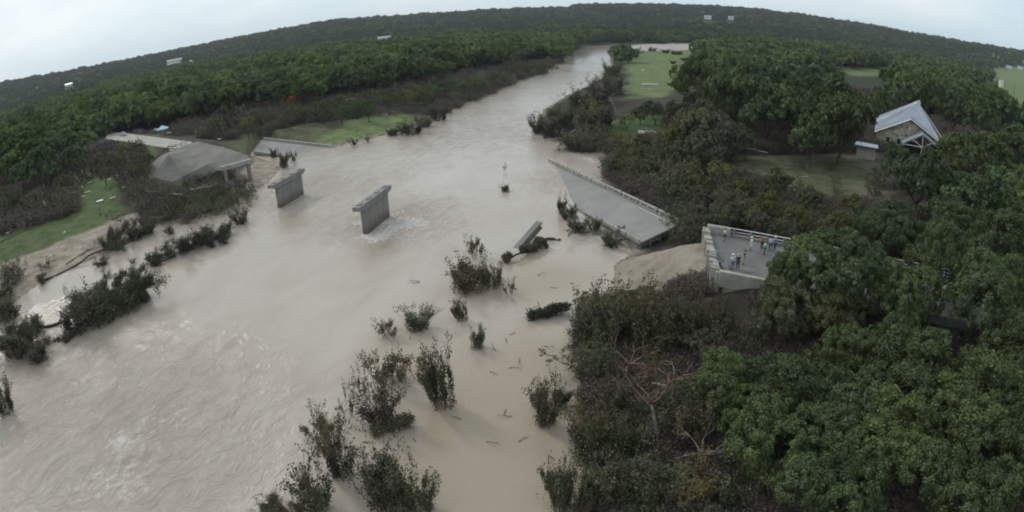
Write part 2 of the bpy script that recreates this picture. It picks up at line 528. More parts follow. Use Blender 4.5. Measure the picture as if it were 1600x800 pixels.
t.links.new(ca.outputs['Color'], sc_.inputs[0]); t.links.new(mr.outputs[0], sc_.inputs['Scale'])
t.links.new(sc_.outputs[0], b.inputs['Base Color'])
bp = N(t, 'ShaderNodeBump', Strength=0.6, Distance=0.25)
t.links.new(nB.outputs['Fac'], bp.inputs['Height']); t.links.new(bp.outputs[0], b.inputs['Normal'])
b.inputs['Roughness'].default_value = 0.95; b.inputs['Specular IOR Level'].default_value = 0.15
me = make_mesh('ground', V, F[:, ::-1], [gm], smooth=True)
a = me.attributes.new('zone', 'FLOAT_COLOR', 'POINT')
a.data.foreach_set('color', np.concatenate([col, np.ones((len(col), 1))], 1).astype(np.float32).ravel())
tag(obj('ground', me), kind='structure')

# ------------------------------------------------------------------ river
rs2 = np.concatenate([[12, 20], np.geomspace(26, 300, 240), np.geomspace(304, 1300, 90)])
az2 = np.radians(np.arange(-88, 64, 0.3))
X, Y, F = polar(rs2, az2)
CL = P2([(950, 68), (930, 85), (905, 110), (850, 150), (780, 190), (700, 240), (600, 330), (450, 450), (250, 620), (0, 800)], 0)
CL = np.vstack([CL, CL[-1] + (CL[-1] - CL[-2]) * 3])
s_ = np.zeros(len(X)); t_ = np.zeros(len(X)); wsum = np.zeros(len(X)); acc = 0
for i in range(len(CL) - 1):
    a0, b0 = CL[i], CL[i + 1]; e = b0 - a0; L = np.hypot(*e); e = e / L
    al = (X - a0[0]) * e[0] + (Y - a0[1]) * e[1]
    pr = -(X - a0[0]) * e[1] + (Y - a0[1]) * e[0]
    out_ = np.maximum(0, np.maximum(-al, al - L))
    w_ = 1 / (np.hypot(out_, pr * 0.35) + 6) ** 3
    s_ += w_ * (acc + al); t_ += w_ * pr; wsum += w_
    acc += L
s_ /= wsum; t_ /= wsum
foam_and_glint = np.zeros(len(X)); chop = np.zeros(len(X))
def spot(px, py, r, amt, arr, z=0, ax=1.0, ay=1.0):
    P = at(px, py, z)
    arr += amt * np.exp(-(((X - P.x) / (r * ax)) ** 2 + ((Y - P.y) / (r * ay)) ** 2))
for px, py, r, am in [(932, 252, 5, 1.0), (905, 245, 4, 0.5), (583, 368, 2.6, 0.9), (622, 345, 5, 0.7), (606, 358, 3, 0.9), (560, 348, 3, .7), (650, 350, 4, .45), (600, 372, 3, .5), (448, 326, 1.8, 0.5), (476, 312, 2.0, 0.4),
                      (255, 370, 7, 0.45), (420, 238, 8, 0.2), (640, 190, 7, 0.4), (560, 222, 7, 0.35), (110, 515, 2.5, 0.45), (70, 500, 2.5, 0.4),
                      (610, 710 - 200, 3, 0.0), (800, 400, 3.5, 0.35), (820, 350, 2.5, 0.4), (895, 300, 6, 0.35), (890, 560, 3, 0.3), (185, 690, 1.6, .5), (130, 760, 5, 0.34), (230, 660, 4, 0.28), (175, 600, 5, 0.24), (90, 620, 6, 0.2), (280, 640, 3, .3), (210, 740, 5, .34), (330, 700, 3, .2)]:
    spot(px, py, r, am, foam_and_glint)  # lower left spots paint sky glints into the colour; the others are foaming water
for px, py, r, am in [(120, 700, 20, 1.0), (250, 640, 14, 0.6), (60, 560, 16, 0.6), (620, 345, 14, 0.7), (700, 200, 50, 0.35), (850, 120, 120, 0.35), (460, 300, 20, 0.5), (900, 290, 12, 0.7), (260, 760, 10, 0.5)]:
    spot(px, py, r, am, chop)
chop = np.clip(chop * (0.55 + 1.3 * np.clip(fbm(s_, t_, 28, 61) + .35, 0, 1)), 0.05, 1)
foam_and_glint = foam_and_glint * (0.7 + 1.2 * fbm(s_, t_ * 1.5, 5, 66))
rr = np.hypot(X, Y)
ZW = (fbm(s_, t_ * 1.4, 9, 41) * 0.34 + fbm(s_ * 0.8, t_ * 1.8, 3.2, 44) * 0.24) * chop
me = make_mesh('river_water', np.stack([X, Y, ZW], 1), F[:, ::-1], smooth=True)
a = me.attributes.new('flow', 'FLOAT_VECTOR', 'POINT')
a.data.foreach_set('vector', np.stack([s_, t_, 0 * s_], 1).astype(np.float32).ravel())
silt_and_reflection = np.zeros(len(X))
for px, py, r in [(720, 700, 9), (800, 620, 9), (760, 780, 8), (860, 560, 7), (820, 450, 7), (880, 430, 6), (460, 345, 5), (590, 392, 5), (810, 408, 3), (250, 420, 6), (60, 500, 9), (870, 720, 5), (640, 560, 6)]:
    spot(px, py, r, .8, silt_and_reflection)  # muddier water, plus the piers' brown reflections painted into the colour
silt_and_reflection = np.clip(silt_and_reflection, 0, 1)
for nm, arr in (('foam_and_glint', foam_and_glint), ('chop', chop), ('silt_and_reflection', silt_and_reflection)):
    a = me.attributes.new(nm, 'FLOAT', 'POINT'); a.data.foreach_set('value', arr.astype(np.float32))
wm, t, b = nodes('muddy_water')
fl = N(t, 'ShaderNodeAttribute', attribute_name='flow')
fo = N(t, 'ShaderNodeAttribute', attribute_name='foam_and_glint')
ch = N(t, 'ShaderNodeAttribute', attribute_name='chop')
m1 = N(t, 'ShaderNodeMapping'); m1.inputs['Scale'].default_value = (0.05, 0.09, 1)
m2 = N(t, 'ShaderNodeMapping'); m2.inputs['Scale'].default_value = (0.26, 0.42, 1)
m3 = N(t, 'ShaderNodeMapping'); m3.inputs['Scale'].default_value = (0.7, 1.1, 1)
for m_ in (m1, m2, m3): t.links.new(fl.outputs['Vector'], m_.inputs[0])
nz1 = N(t, 'ShaderNodeTexNoise', Scale=1.0, Detail=8, Roughness=0.6, Distortion=0.8); t.links.new(m1.outputs[0], nz1.inputs['Vector'])
nz2 = N(t, 'ShaderNodeTexNoise', Scale=1.0, Detail=6, Roughness=0.55, Distortion=2.2); t.links.new(m2.outputs[0], nz2.inputs['Vector'])
nz3 = N(t, 'ShaderNodeTexNoise', Scale=1.2, Detail=8, Roughness=0.72, Distortion=0.6); t.links.new(m3.outputs[0], nz3.inputs['Vector'])
base = ramp(t, nz1.outputs['Fac'], [(0.32, (0.352, 0.297, 0.246)), (0.5, (0.385, 0.332, 0.281)), (0.7, (0.42, 0.373, 0.322))])
fm = N(t, 'ShaderNodeMath', operation='MULTIPLY_ADD'); t.links.new(nz3.outputs['Fac'], fm.inputs[0]); fm.inputs[1].default_value = 2.4
t.links.new(fo.outputs['Fac'], fm.inputs[2])
fadd = N(t, 'ShaderNodeMath', operation='MULTIPLY_ADD'); t.links.new(ch.outputs['Fac'], fadd.inputs[0]); fadd.inputs[1].default_value = 0.30
t.links.new(fm.outputs[0], fadd.inputs[2])
fr_ = N(t, 'ShaderNodeMapRange'); fr_.inputs['From Min'].default_value = 1.78; fr_.inputs['From Max'].default_value = 2.25; fr_.inputs['To Max'].default_value = 0.8
t.links.new(fadd.outputs[0], fr_.inputs['Value'])
mix = N(t, 'ShaderNodeMix', data_type='RGBA'); t.links.new(fr_.outputs[0], mix.inputs['Factor']); t.links.new(base, mix.inputs['A'])
mix.inputs['B'].default_value = (0.58, 0.55, 0.51, 1)
sl_ = N(t, 'ShaderNodeAttribute', attribute_name='silt_and_reflection')
ms_ = N(t, 'ShaderNodeMix', data_type='RGBA'); t.links.new(sl_.outputs['Fac'], ms_.inputs['Factor']); t.links.new(base, ms_.inputs['A']); ms_.inputs['B'].default_value = (0.32, 0.265, 0.20, 1)
t.links.new(ms_.outputs['Result'], mix.inputs['A'])
t.links.new(mix.outputs['Result'], b.inputs['Base Color'])
rg = N(t, 'ShaderNodeMapRange'); rg.inputs['To Min'].default_value = 0.07; rg.inputs['To Max'].default_value = 0.7
t.links.new(fr_.outputs[0], rg.inputs['Value']); t.links.new(rg.outputs[0], b.inputs['Roughness'])
hs = N(t, 'ShaderNodeMath', operation='MULTIPLY_ADD'); t.links.new(nz2.outputs['Fac'], hs.inputs[0]); hs.inputs[1].default_value = 1.0
h2 = N(t, 'ShaderNodeMath', operation='MULTIPLY'); t.links.new(nz3.outputs['Fac'], h2.inputs[0]); h2.inputs[1].default_value = 0.22
t.links.new(h2.outputs[0], hs.inputs[2])
hm = N(t, 'ShaderNodeMath', operation='MULTIPLY'); t.links.new(hs.outputs[0], hm.inputs[0]); 
ck = N(t, 'ShaderNodeMath', operation='MULTIPLY_ADD'); t.links.new(ch.outputs['Fac'], ck.inputs[0]); ck.inputs[1].default_value = 2.4; ck.inputs[2].default_value = 0.05
t.links.new(ck.outputs[0], hm.inputs[1])
bp = N(t, 'ShaderNodeBump', Strength=0.75, Distance=0.5); t.links.new(hm.outputs[0], bp.inputs['Height']); t.links.new(bp.outputs[0], b.inputs['Normal'])
b.inputs['IOR'].default_value = 1.33; b.inputs['Specular IOR Level'].default_value = 0.5
me.materials.append(wm)
tag(obj('river_water', me), kind='structure')

# ------------------------------------------------------------------ bridge
def pier_mat():
    m, t, b = nodes('pier_concrete')
    g_ = N(t, 'ShaderNodeNewGeometry'); sx = N(t, 'ShaderNodeSeparateXYZ'); t.links.new(g_.outputs['Position'], sx.inputs[0])
    mp_ = N(t, 'ShaderNodeMapping'); mp_.inputs['Scale'].default_value = (1.6, 1.6, 0.12); t.links.new(g_.outputs['Position'], mp_.inputs[0])
    n1_ = N(t, 'ShaderNodeTexNoise', Scale=1.0, Detail=6, Roughness=.7); t.links.new(mp_.outputs[0], n1_.inputs['Vector'])
    n2_ = N(t, 'ShaderNodeTexNoise', Scale=0.8, Detail=8, Roughness=.65); t.links.new(g_.outputs['Position'], n2_.inputs['Vector'])
    c1_ = ramp(t, n1_.outputs['Fac'], [(.3, (.13, .125, .112)), (.5, (.20, .193, .178)), (.72, (.245, .238, .222))])
    z_ = N(t, 'ShaderNodeMath', operation='MULTIPLY_ADD'); t.links.new(n2_.outputs['Fac'], z_.inputs[0]); z_.inputs[1].default_value = -2.2; t.links.new(sx.outputs['Z'], z_.inputs[2])
    f_ = N(t, 'ShaderNodeMapRange'); f_.inputs['From Min'].default_value = -0.6; f_.inputs['From Max'].default_value = 1.0; f_.inputs['To Min'].default_value = .8; f_.inputs['To Max'].default_value = 0
    t.links.new(z_.outputs[0], f_.inputs['Value'])
    mx_ = N(t, 'ShaderNodeMix', data_type='RGBA'); t.links.new(f_.outputs[0], mx_.inputs['Factor']); t.links.new(c1_, mx_.inputs['A']); mx_.inputs['B'].default_value = (.10, .078, .058, 1)
    t.links.new(mx_.outputs['Result'], b.inputs['Base Color'])
    bp_ = N(t, 'ShaderNodeBump', Strength=.5, Distance=.08); t.links.new(n2_.outputs['Fac'], bp_.inputs['Height']); t.links.new(bp_.outputs[0], b.inputs['Normal'])
    b.inputs['Roughness'].default_value = .85
    return m
M['pier'] = pier_mat()
def bil(c, s, t_, h=0.0):
    """c = corner points (s0t0, s1t0, s1t1, s0t1)"""
    p = c[0] * ((1 - s) * (1 - t_)) + c[1] * (s * (1 - t_)) + c[2] * (s * t_) + c[3] * ((1 - s) * t_)
    return p + Vector((0, 0, h))
def bbox(mb, c, s0, s1, t0, t1, h0, h1):
    mb.hexa([bil(c, s0, t0, h0), bil(c, s1, t0, h0), bil(c, s1, t1, h0), bil(c, s0, t1, h0),
             bil(c, s0, t0, h1), bil(c, s1, t0, h1), bil(c, s1, t1, h1), bil(c, s0, t1, h1)])
    return mb
# two river piers
for pa, pb, lab in (((422, 290), (472, 263), 'left of the two bare concrete piers standing in the brown river'),
                    ((556, 325), (606, 289), 'right of the two bare concrete piers, with foaming water around its foot')):
    A, B = at(*pa, 5.85), at(*pb, 5.85)
    mid = (A + B) / 2; mid.z = -0.5
    dirv = (B - A).normalized(); L = (B - A).length
    ang = math.atan2(dirv.y, dirv.x)
    T = thing('bridge_pier', lab, 'bridge pier', mid, ang, 'river piers of the destroyed bridge')
    h = MB()
    w = 0.75
    prof = [(-L / 2, 5.65), (-L / 2 + 2.1, 5.2), (L / 2 - 1.6, 5.2), (L / 2, 5.65), (L / 2, 6.4), (-L / 2, 6.4)]
    n = len(prof)
    h.add([(x, -w, z) for x, z in prof] + [(x, w, z) for x, z in prof],
          [tuple(range(n)), tuple(range(n, 2 * n))[::-1]] + [(i, n + i, n + (i + 1) % n, (i + 1) % n) for i in range(n)])
    h.build('pier_cap', M['pier'], T, bevel=0.05)
    s = MB()
    z0 = -3
    s.hexa([(-4.6, -.55, z0), (5.6, -.55, z0), (5.6, .55, z0), (-4.6, .55, z0), (-4.9, -.5, 5.19), (5.9, -.5, 5.19), (5.9, .5, 5.19), (-4.9, .5, 5.19)])
    s.build('pier_wall', M['pier'], T, bevel=0.06)
    for k in range(4):
        x = -L / 2 + 1.6 + k * (L - 3.2) / 3
        MB().box((x, 0, 6.48), (0.9, 0.6, 0.16)).build('bearing_block', M['concrete'], T)
    db = MB()
    for i in range(14):
        a_ = Vector((random.uniform(-4.6, -3.2), random.uniform(-1.2, 0.8), random.uniform(-.1, .5)))
        db.tube(a_, a_ + Vector((random.uniform(-1.2, 1.2), random.uniform(-1.2, 1), random.uniform(0, .9))), .05, .02, 4)
    db.build('snagged_branches', M['bark_wet'], T)

# standing deck on the right bank
T = thing('bridge_deck', 'broken end of the road bridge where people stand, grey deck with parapets', 'bridge', (0, 0, 0))
LEN = 62.0
dc = [CN.copy(), CN + U * LEN, CB + U * LEN, CB.copy()]
for p in dc: p.z = DECK_Z
mb = bbox(MB(), dc, 0.0, 1, 0.03, 0.97, -1.0, 0.02); mb.build('deck_slab', M['asphalt'], T)
# jagged lip at the broken end
lip = MB()
for i in range(30):
    a0, a1 = i / 30, (i + 1) / 30
    j = 0.002 + 0.010 * abs(math.sin(i * 0.9)) + random.uniform(0, 0.003)
    hh = 0.35 + 0.45 * abs(math.sin(i * 0.37 + .4)) + random.uniform(-.12, .12)
    bbox(lip, dc, -j, 0.005, a0 + .0004, a1 - .0004, -1.5 - random.random() * 1.2, hh)
lip.build('broken_end_wall', M['concrete_pale'], T, rough=0.1)
np_ = bbox(MB(), dc, 0.004, 0.42, -0.012, 0.03, -1.3, 0.75); np_.build('near_parapet', M['concrete_pale'], T, bevel=0.05)
np_ = bbox(MB(), dc, 0.424, 1, -0.012, 0.03, -1.3, 0.75); np_.build('near_parapet', M['concrete'], T, bevel=0.05)
bbox(MB(), dc, 0.0, 0.055, 0.97, 1.01, -1.3, 1.15).build('back_parapet', M['concrete_pale'], T, bevel=0.05)
bbox(MB(), dc, 0.057, 1, 0.97, 1.01, -1.3, 0.35).build('back_kerb', M['concrete'], T, bevel=0.05)
for k in range(24):
    s_0 = 0.06 + k * 0.0395
    bbox(MB(), dc, s_0, s_0 + 0.006, 0.982, 1.0, 0.35, 1.2).build('rail_post', M['concrete'], T)
for hh in (0.72, 1.18):
    MB().tube(bil(dc, 0.002, 0.991, hh), bil(dc, 1, 0.991, hh), 0.075, n=8).build('guard_rail', M['steel'], T, smooth=True)
for k in range(5):
    s_0 = 0.03 + k * 0.07
    bbox(MB(), dc, s_0 + .06, s_0 + 0.0608, 0.03, 0.97, 0.021, 0.026).build('joint_line', M['concrete_dark'], T)
# abutment and its retaining wall on the near side
ab = MB()
ab.hexa([Vector((*(CN + U * 1.2)[:2], -1)), Vector((*(CN + U * 26)[:2], 0)), Vector((*(CN + U * 26 + NRM * 1)[:2], 0)), Vector((*(CN + U * 1.2 + NRM * 1)[:2], -1)),
         Vector((*(CN + U * 1.2)[:2], 6.68)), Vector((*(CN + U * 26)[:2], 6.68)), Vector((*(CN + U * 26 + NRM * 1)[:2], 6.68)), Vector((*(CN + U * 1.2 + NRM * 1)[:2], 6.68))])
ab.build('retaining_wall', M['concrete_dark'], T, bevel=0.03)
cp = MB()
a0, a1 = CN + U * 0.9 - NRM * 0.25, CN + U * 26 - NRM * 0.25
cp.hexa([Vector((*a0[:2], 5.0)), Vector((*a1[:2], 5.0)), Vector((*(a1 + NRM * .24)[:2], 5.0)), Vector((*(a0 + NRM * .24)[:2], 5.0)),
         Vector((*a0[:2], 6.66)), Vector((*a1[:2], 6.66)), Vector((*(a1 + NRM * .24)[:2], 6.66)), Vector((*(a0 + NRM * .24)[:2], 6.66))])
cp.build('wall_cap', M['slope_mud'], T)

# concrete-and-mud slope falling from the abutment to the water: draped sheet
def draped(name, pts, mat, nu=26, nv=16, amp=0.12, seed=0, parent=None, thick=0.35):
    """pts: 3x3 or more control rows of points, bilinear patches"""
    rows = len(pts); cols = len(pts[0])
    Vv = []
    for i in range(nu + 1):
        u_ = i / nu * (rows - 1); i0 = min(int(u_), rows - 2); fu = u_ - i0
        for j in range(nv + 1):
            v_ = j / nv * (cols - 1); j0 = min(int(v_), cols - 2); fv = v_ - j0
            p = (pts[i0][j0] * (1 - fu) * (1 - fv) + pts[i0 + 1][j0] * fu * (1 - fv) + pts[i0 + 1][j0 + 1] * fu * fv + pts[i0][j0 + 1] * (1 - fu) * fv)
            p = p + Vector((0, 0, mnoise.noise(p * 0.35 + Vector((seed, 0, 0))) * amp * 2 + mnoise.noise(p * 1.3) * amp))
            Vv.append(p)
    nvv = nv + 1
    Ff = [(i * nvv + j, (i + 1) * nvv + j, (i + 1) * nvv + j + 1, i * nvv + j + 1) for i in range(nu) for j in range(nv)]
    me = bpy.data.meshes.new(name)
    me.from_pydata([tuple(v) for v in Vv], [], Ff)
    me.materials.append(mat)
    for p in me.polygons: p.use_smooth = True
    o = obj(name, me, parent)
    md = o.modifiers.new('thickness', 'SOLIDIFY'); md.thickness = thick; md.offset = -1 if sum(p.normal.z for p in me.polygons) > 0 else 1
    return o
K = lambda l: [[at(*q) for q in row] for row in l]
o = draped('embankment_slope', K([[(1108, 378, 7.2), (1112, 405, 6.9), (1118, 440, 6.2), (1125, 470, 4.6)],
                                  [(1068, 383, 5.2), (1060, 400, 4.9), (1062, 425, 4.2), (1070, 465, 3.0)],
                                  [(1020, 395, 2.2), (1005, 408, 1.9), (1005, 428, 1.4), (1010, 462, 1.0)],
                                  [(985, 402, 0.4), (955, 415, -.3), (945, 432, -.5), (935, 455, -.5)]]), M['slope_mud'], 34, 24, 0.07, 3)
tag(o, 'smooth muddy concrete slope falling from the broken deck end to the river', 'embankment')

# fallen span on the right bank, one side in the water
FL, BL = at(905, 336, 0.0), at(868, 257, 0.0)
g = 0.26
e_ = (BL - FL).normalized(); nn = Vector((e_.y, -e_.x, 0))
def on_plane(px, py):
    z = 2.0
    for _ in range(20):
        P = at(px, py, z)
        z = 0.5 * z + 0.5 * g * (P - FL).dot(nn)
    return at(px, py, z)
FR, BR = on_plane(999, 380), on_plane(1062, 350)
g2 = lambda P: Vector((P.x, P.y, g * (P - FL).dot(nn)))
Lb = (BR - BL).length
vdir = (BL - BR).normalized()
BLx = BR + (BL - BR) * 1.12
vf = (FL - FR)
FLx = FR + vdir * (BLx - BR).length
FLx = g2(Vector((FR.x, FR.y, 0)) + Vector((vdir.x, vdir.y, 0)).normalized() * 60 + Vector((-2, 0, 0)))
BLx = g2(BLx)
fc = [FR, FLx, BLx, BR]      # s along from the dry end into the water, t from near side to back side
T = thing('bridge_span', 'long fallen bridge span lying tilted from the bank into the river', 'bridge span')
bbox(MB(), fc, 0, 1, 0, 1, -0.28, 0).build('deck_slab', M['deck'], T, bevel=0.04)
for k, tt in enumerate((0.06, 0.3, 0.54, 0.78, 0.95)):
    bbox(MB(), fc, 0.004, 0.99, tt - 0.022, tt + 0.022, -1.5, -0.28).build('girder', M['concrete'], T, bevel=0.03)
bbox(MB(), fc, 0.006, 0.02, 0.03, 0.93, -1.2, -0.29).build('end_diaphragm', M['concrete_dark'], T)
# back parapet in sections with gaps, dark slots below the rail
nsec = 9
for k in range(nsec):
    a0 = 0.004 + k * 0.108
    tilt = 0 if k < 4 else random.uniform(-.08, .02)
    q = MB()
    bbox(q, fc, a0, a0 + 0.102, 0.965, 0.998, 0.62 + tilt, 0.98 + tilt)
    for j in range(3):
        bbox(q, fc, a0 + 0.006 + j * 0.041, a0 + 0.016 + j * 0.041, 0.97, 0.995, 0.2, 0.63)
    q.build('parapet_rail', M['concrete_pale'], T, bevel=0.03)
    bbox(MB(), fc, a0, a0 + 0.105, 0.955, 1.0, 0.0, 0.2).build('parapet_kerb', M['concrete'], T, bevel=0.02)
for k in range(6):
    a0 = 0.004 + k * 0.075
    bbox(MB(), fc, a0, a0 + 0.071, 0.0, 0.03, 0.0, 0.5 if k < 3 else 0.25).build('near_kerb', M['concrete_pale'], T, bevel=0.03)
bbox(MB(), fc, 0.01, 0.2, 0.9, 0.907, 0.004, 0.009).build('edge_line', M['paint_white'], T)
bbox(MB(), fc, 0.28, 0.2815, 0.03, 0.93, 0.002, 0.006).build('joint_line', M['concrete_dark'], T)

rb_ = MB()
for k in range(16):
    p = bil(fc, 0.0, 0.05 + k * 0.058, -0.14)
    q = p - (fc[1] - fc[0]).normalized() * random.uniform(.3, 1.1) + Vector((random.uniform(-.2, .2), random.uniform(-.2, .2), random.uniform(-.4, .25)))
    rb_.tube(p, q, .03, n=4)
rb_.build('bent_rebar', M['rust'], T)
# broken girder jutting from the river
T = thing('bridge_girder', 'broken concrete girder jutting out of the river beside a drift log', 'girder')
A, B = at(802, 393, -0.4), at(842, 347, 2.9)
d = (B - A).normalized(); sd = d.cross(Vector((0, 0, 1))).normalized(); up = sd.cross(d)
g_ = MB()
for w, z0, z1 in ((0.55, -0.15, 0.12), (0.16, -1.0, -0.15), (0.35, -1.3, -1.0)):
    g_.hexa([A - sd * w + up * z0, B - sd * w + up * z0, B + sd * w + up * z0, A + sd * w + up * z0,
             A - sd * w + up * z1, B - sd * w + up * z1, B + sd * w + up * z1, A + sd * w + up * z1])
g_.build('girder_beam', M['concrete'], T, bevel=0.03)
r_ = MB()
for i in range(9):
    p = B + sd * random.uniform(-.4, .4) + up * random.uniform(-.9, .1)
    r_.tube(p, p + d * random.uniform(.4, 1.1) + Vector((random.uniform(-.3, .3), random.uniform(-.3, .3), random.uniform(-.5, .3))), .03, .02, 4)
r_.build('bent_rebar', M['rust'], T)

# left bank: slab lying in the shallows
T = thing('bridge_slab', 'flat road slab with pale kerb lying at the edge of the far lawn', 'bridge slab')
lc = [at(396, 238, 1.0), at(474, 250, -0.5), at(524, 231, -0.2), at(412, 218, 1.5)]
bbox(MB(), lc, 0, 1, 0, 1, -0.5, 0).build('deck_slab', M['deck'], T, bevel=0.04)
for k in range(5):
    bbox(MB(), lc, k * 0.2 + .003, k * 0.2 + 0.196, 0.955, 1.0, 0.0, 0.85).build('parapet_rail', M['concrete_pale'], T, bevel=0.04)
bbox(MB(), lc, 0, 0.75, 0, 0.03, 0, 0.35).build('near_kerb', M['concrete'], T, bevel=0.04)

# left abutment: collapsed paved cone, cap beam on columns
T = thing('bridge_abutment', 'collapsed grey concrete approach slope heaped up on the left bank', 'abutment')
draped('slope_paving', K([[(220, 270, 2.2), (252, 243, 5.4), (285, 228, 7.0), (308, 221, 8.0)],
                          [(230, 283, 1.4), (264, 241, 8.6), (303, 234, 7.6), (345, 229, 7.6)],
                          [(243, 296, 0.8), (285, 276, 3.2), (325, 256, 6.2), (386, 242, 6.9)],
                          [(262, 297, 0.2), (302, 284, 1.6), (338, 268, 4.4), (392, 251, 6.2)]]), M['concrete'], 36, 36, 0.05, 9, T, 0.4)
for m_ in T.children:
    m_.data.materials[0] = M['paving_grey']
    for p in m_.data.polygons: p.use_smooth = False
cA, cB = at(345, 264, 6.0), at(393, 251, 6.0)
dd_ = (cB - cA).normalized(); sd = dd_.cross(Vector((0, 0, 1))).normalized() * 0.6
zz = Vector((0, 0, 1))
MB().hexa([cA - sd - zz * .55, cB - sd - zz * .55, cB + sd - zz * .55, cA + sd - zz * .55, cA - sd + zz * .55, cB - sd + zz * .55, cB + sd + zz * .55, cA + sd + zz * .55]).build('cap_beam', M['concrete_pale'], T, bevel=0.06)
for k in (0.12, 0.5, 0.88):
    p = cA.lerp(cB, k)
    MB().box((p.x, p.y, 2.45), (0.9, 0.9, 6.0), math.atan2(dd_.y, dd_.x)).build('column', M['concrete'], T, bevel=0.06)
# sill of shattered slabs above
rd = [at(165, 217, 6.42), at(292, 236, 6.42), at(300, 222, 6.42), at(168, 205, 6.42)]
def sheet(name, cs, mat, kind, n=20, h=0.0, label=None, cat=None):
    Vv, Ff = [], []
    for i in range(n + 1):
        for j in range(5):
            p = bil(cs, i / n, j / 4)
            Vv.append((p.x, p.y, p.z + h))
    for i in range(n):
        for j in range(4):
            k = i * 5 + j
            Ff.append((k, k + 5, k + 6, k + 1))
    me = bpy.data.meshes.new(name); me.from_pydata(Vv, [], Ff)
    bm = bmesh.new(); bm.from_mesh(me)
    bmesh.ops.recalc_face_normals(bm, faces=bm.faces)
    bm.to_mesh(me); bm.free()
    me.materials.append(mat)
    return tag(obj(name, me), label, cat, kind=kind)
M['road'] = rough_mat('road', (0.24, 0.22, 0.19), (0.36, 0.34, 0.30), 0.3)
sheet('left_road', rd, M['road'], 'structure', 30, 0.07)
lane = [at(132, 244, 3.5), at(186, 224, 6.4), at(196, 219, 6.45), at(140, 236, 3.6)]

# ------------------------------------------------------------------ plants: leaf clouds and branch skeletons
def leaf_cloud(rng, P, Nn, size, tint, jitter=0.7):
    """P positions, Nn outward normals -> diamond leaves"""
    n = len(P)
    nn_ = Nn + rng.normal(0, jitter, (n, 3))
    nn_ /= np.linalg.norm(nn_, axis=1)[:, None] + 1e-9
    a_ = rng.normal(0, 1, (n, 3))
    u_ = np.cross(nn_, a_); u_ /= np.linalg.norm(u_, axis=1)[:, None] + 1e-9
    w_ = np.cross(nn_, u_)
    s1 = (size * rng.uniform(0.6, 1.35, n))[:, None]; s2 = s1 * rng.uniform(0.45, 0.9, n)[:, None]
    c_ = nn_ * s1 * 0.18
    V_ = np.stack([P - u_ * s1, P - w_ * s2 + c_, P + u_ * s1, P + w_ * s2 + c_], 1).reshape(-1, 3)
    i = np.arange(n)[:, None] * 4
    return V_, i + np.array([[0, 1, 2, 3]]), tint
def crown_mesh(name, seed, R=5.0, H=4.2, lobes=13, leaves=6000, leaf=0.4, flat=0.0, gap=0.0):
    rng = np.random.default_rng(seed)
    Lc, Lr = [], []
    for i in range(lobes):
        az = i * 2.399 + rng.uniform(-.5, .5)
        el = math.asin(np.clip(rng.uniform(-0.35, 1.0), -1, 1))
        k = rng.uniform(0.5, 0.78)
        Lc.append((math.cos(az) * math.cos(el) * R * k, math.sin(az) * math.cos(el) * R * k, math.sin(el) * H * k * 0.95))
        Lr.append(R * rng.uniform(0.24, 0.42))
    Lc.append((0, 0, 0)); Lr.append(R * 0.55)
    Lc = np.array(Lc); Lr = np.array(Lr)
    # sub clumps on lobe surfaces
    Sc, Sr, St = [], [], []
    for c_, r_ in zip(Lc, Lr):
        m_ = int(14 + 16 * r_ / R)
        d_ = rng.normal(0, 1, (m_, 3)); d_ /= np.linalg.norm(d_, axis=1)[:, None]
        d_[:, 2] = np.where(d_[:, 2] < -0.5, -d_[:, 2], d_[:, 2])
        lobe_t = rng.uniform(-0.18, 0.18)
        for q in d_:
            p = c_ + q * r_ * np.array([1, 1, 0.85]) * rng.uniform(0.72, 1.05)
            if gap and rng.random() < gap: continue
            Sc.append(p); Sr.append(r_ * rng.uniform(0.22, 0.42)); St.append(np.clip(0.5 + lobe_t + rng.normal(0, 0.16), 0, 1))
    Sc = np.array(Sc); Sr = np.array(Sr); St = np.array(St)
    w_ = Sr ** 2; w_ /= w_.sum()
    n = int(leaves * 1.5)
    k = rng.choice(len(Sc), n, p=w_)
    d_ = rng.normal(0, 1, (n, 3)); d_ /= np.linalg.norm(d_, axis=1)[:, None]
    out = Sc[k] / (np.linalg.norm(Sc[k], axis=1)[:, None] + 1e-6)
    d_ = d_ + out * 0.5 + np.array([0, 0, 0.25]); d_ /= np.linalg.norm(d_, axis=1)[:, None]
    P = Sc[k] + d_ * (Sr[k] * rng.uniform(0.55, 1.12, n))[:, None]
    # throw away leaves deep inside another lobe
    keep = np.ones(n, bool)
    for c_, r_ in zip(Lc, Lr):
        q = (P - c_) / np.array([1, 1, 0.85])
        keep &= ~((np.linalg.norm(q, axis=1) < r_ * 0.72) & (rng.random(n) < 0.93))
    P, d_, k = P[keep][:leaves], d_[keep][:leaves], k[keep][:leaves]
    tint = np.clip(St[k] + rng.normal(0, 0.13, len(P)), 0, 1)
    V_, F_, T_ = leaf_cloud(rng, P, d_, leaf, tint, 0.42)
    return make_mesh(name, V_, [F_], [M['leaf_mid']], tint=T_)
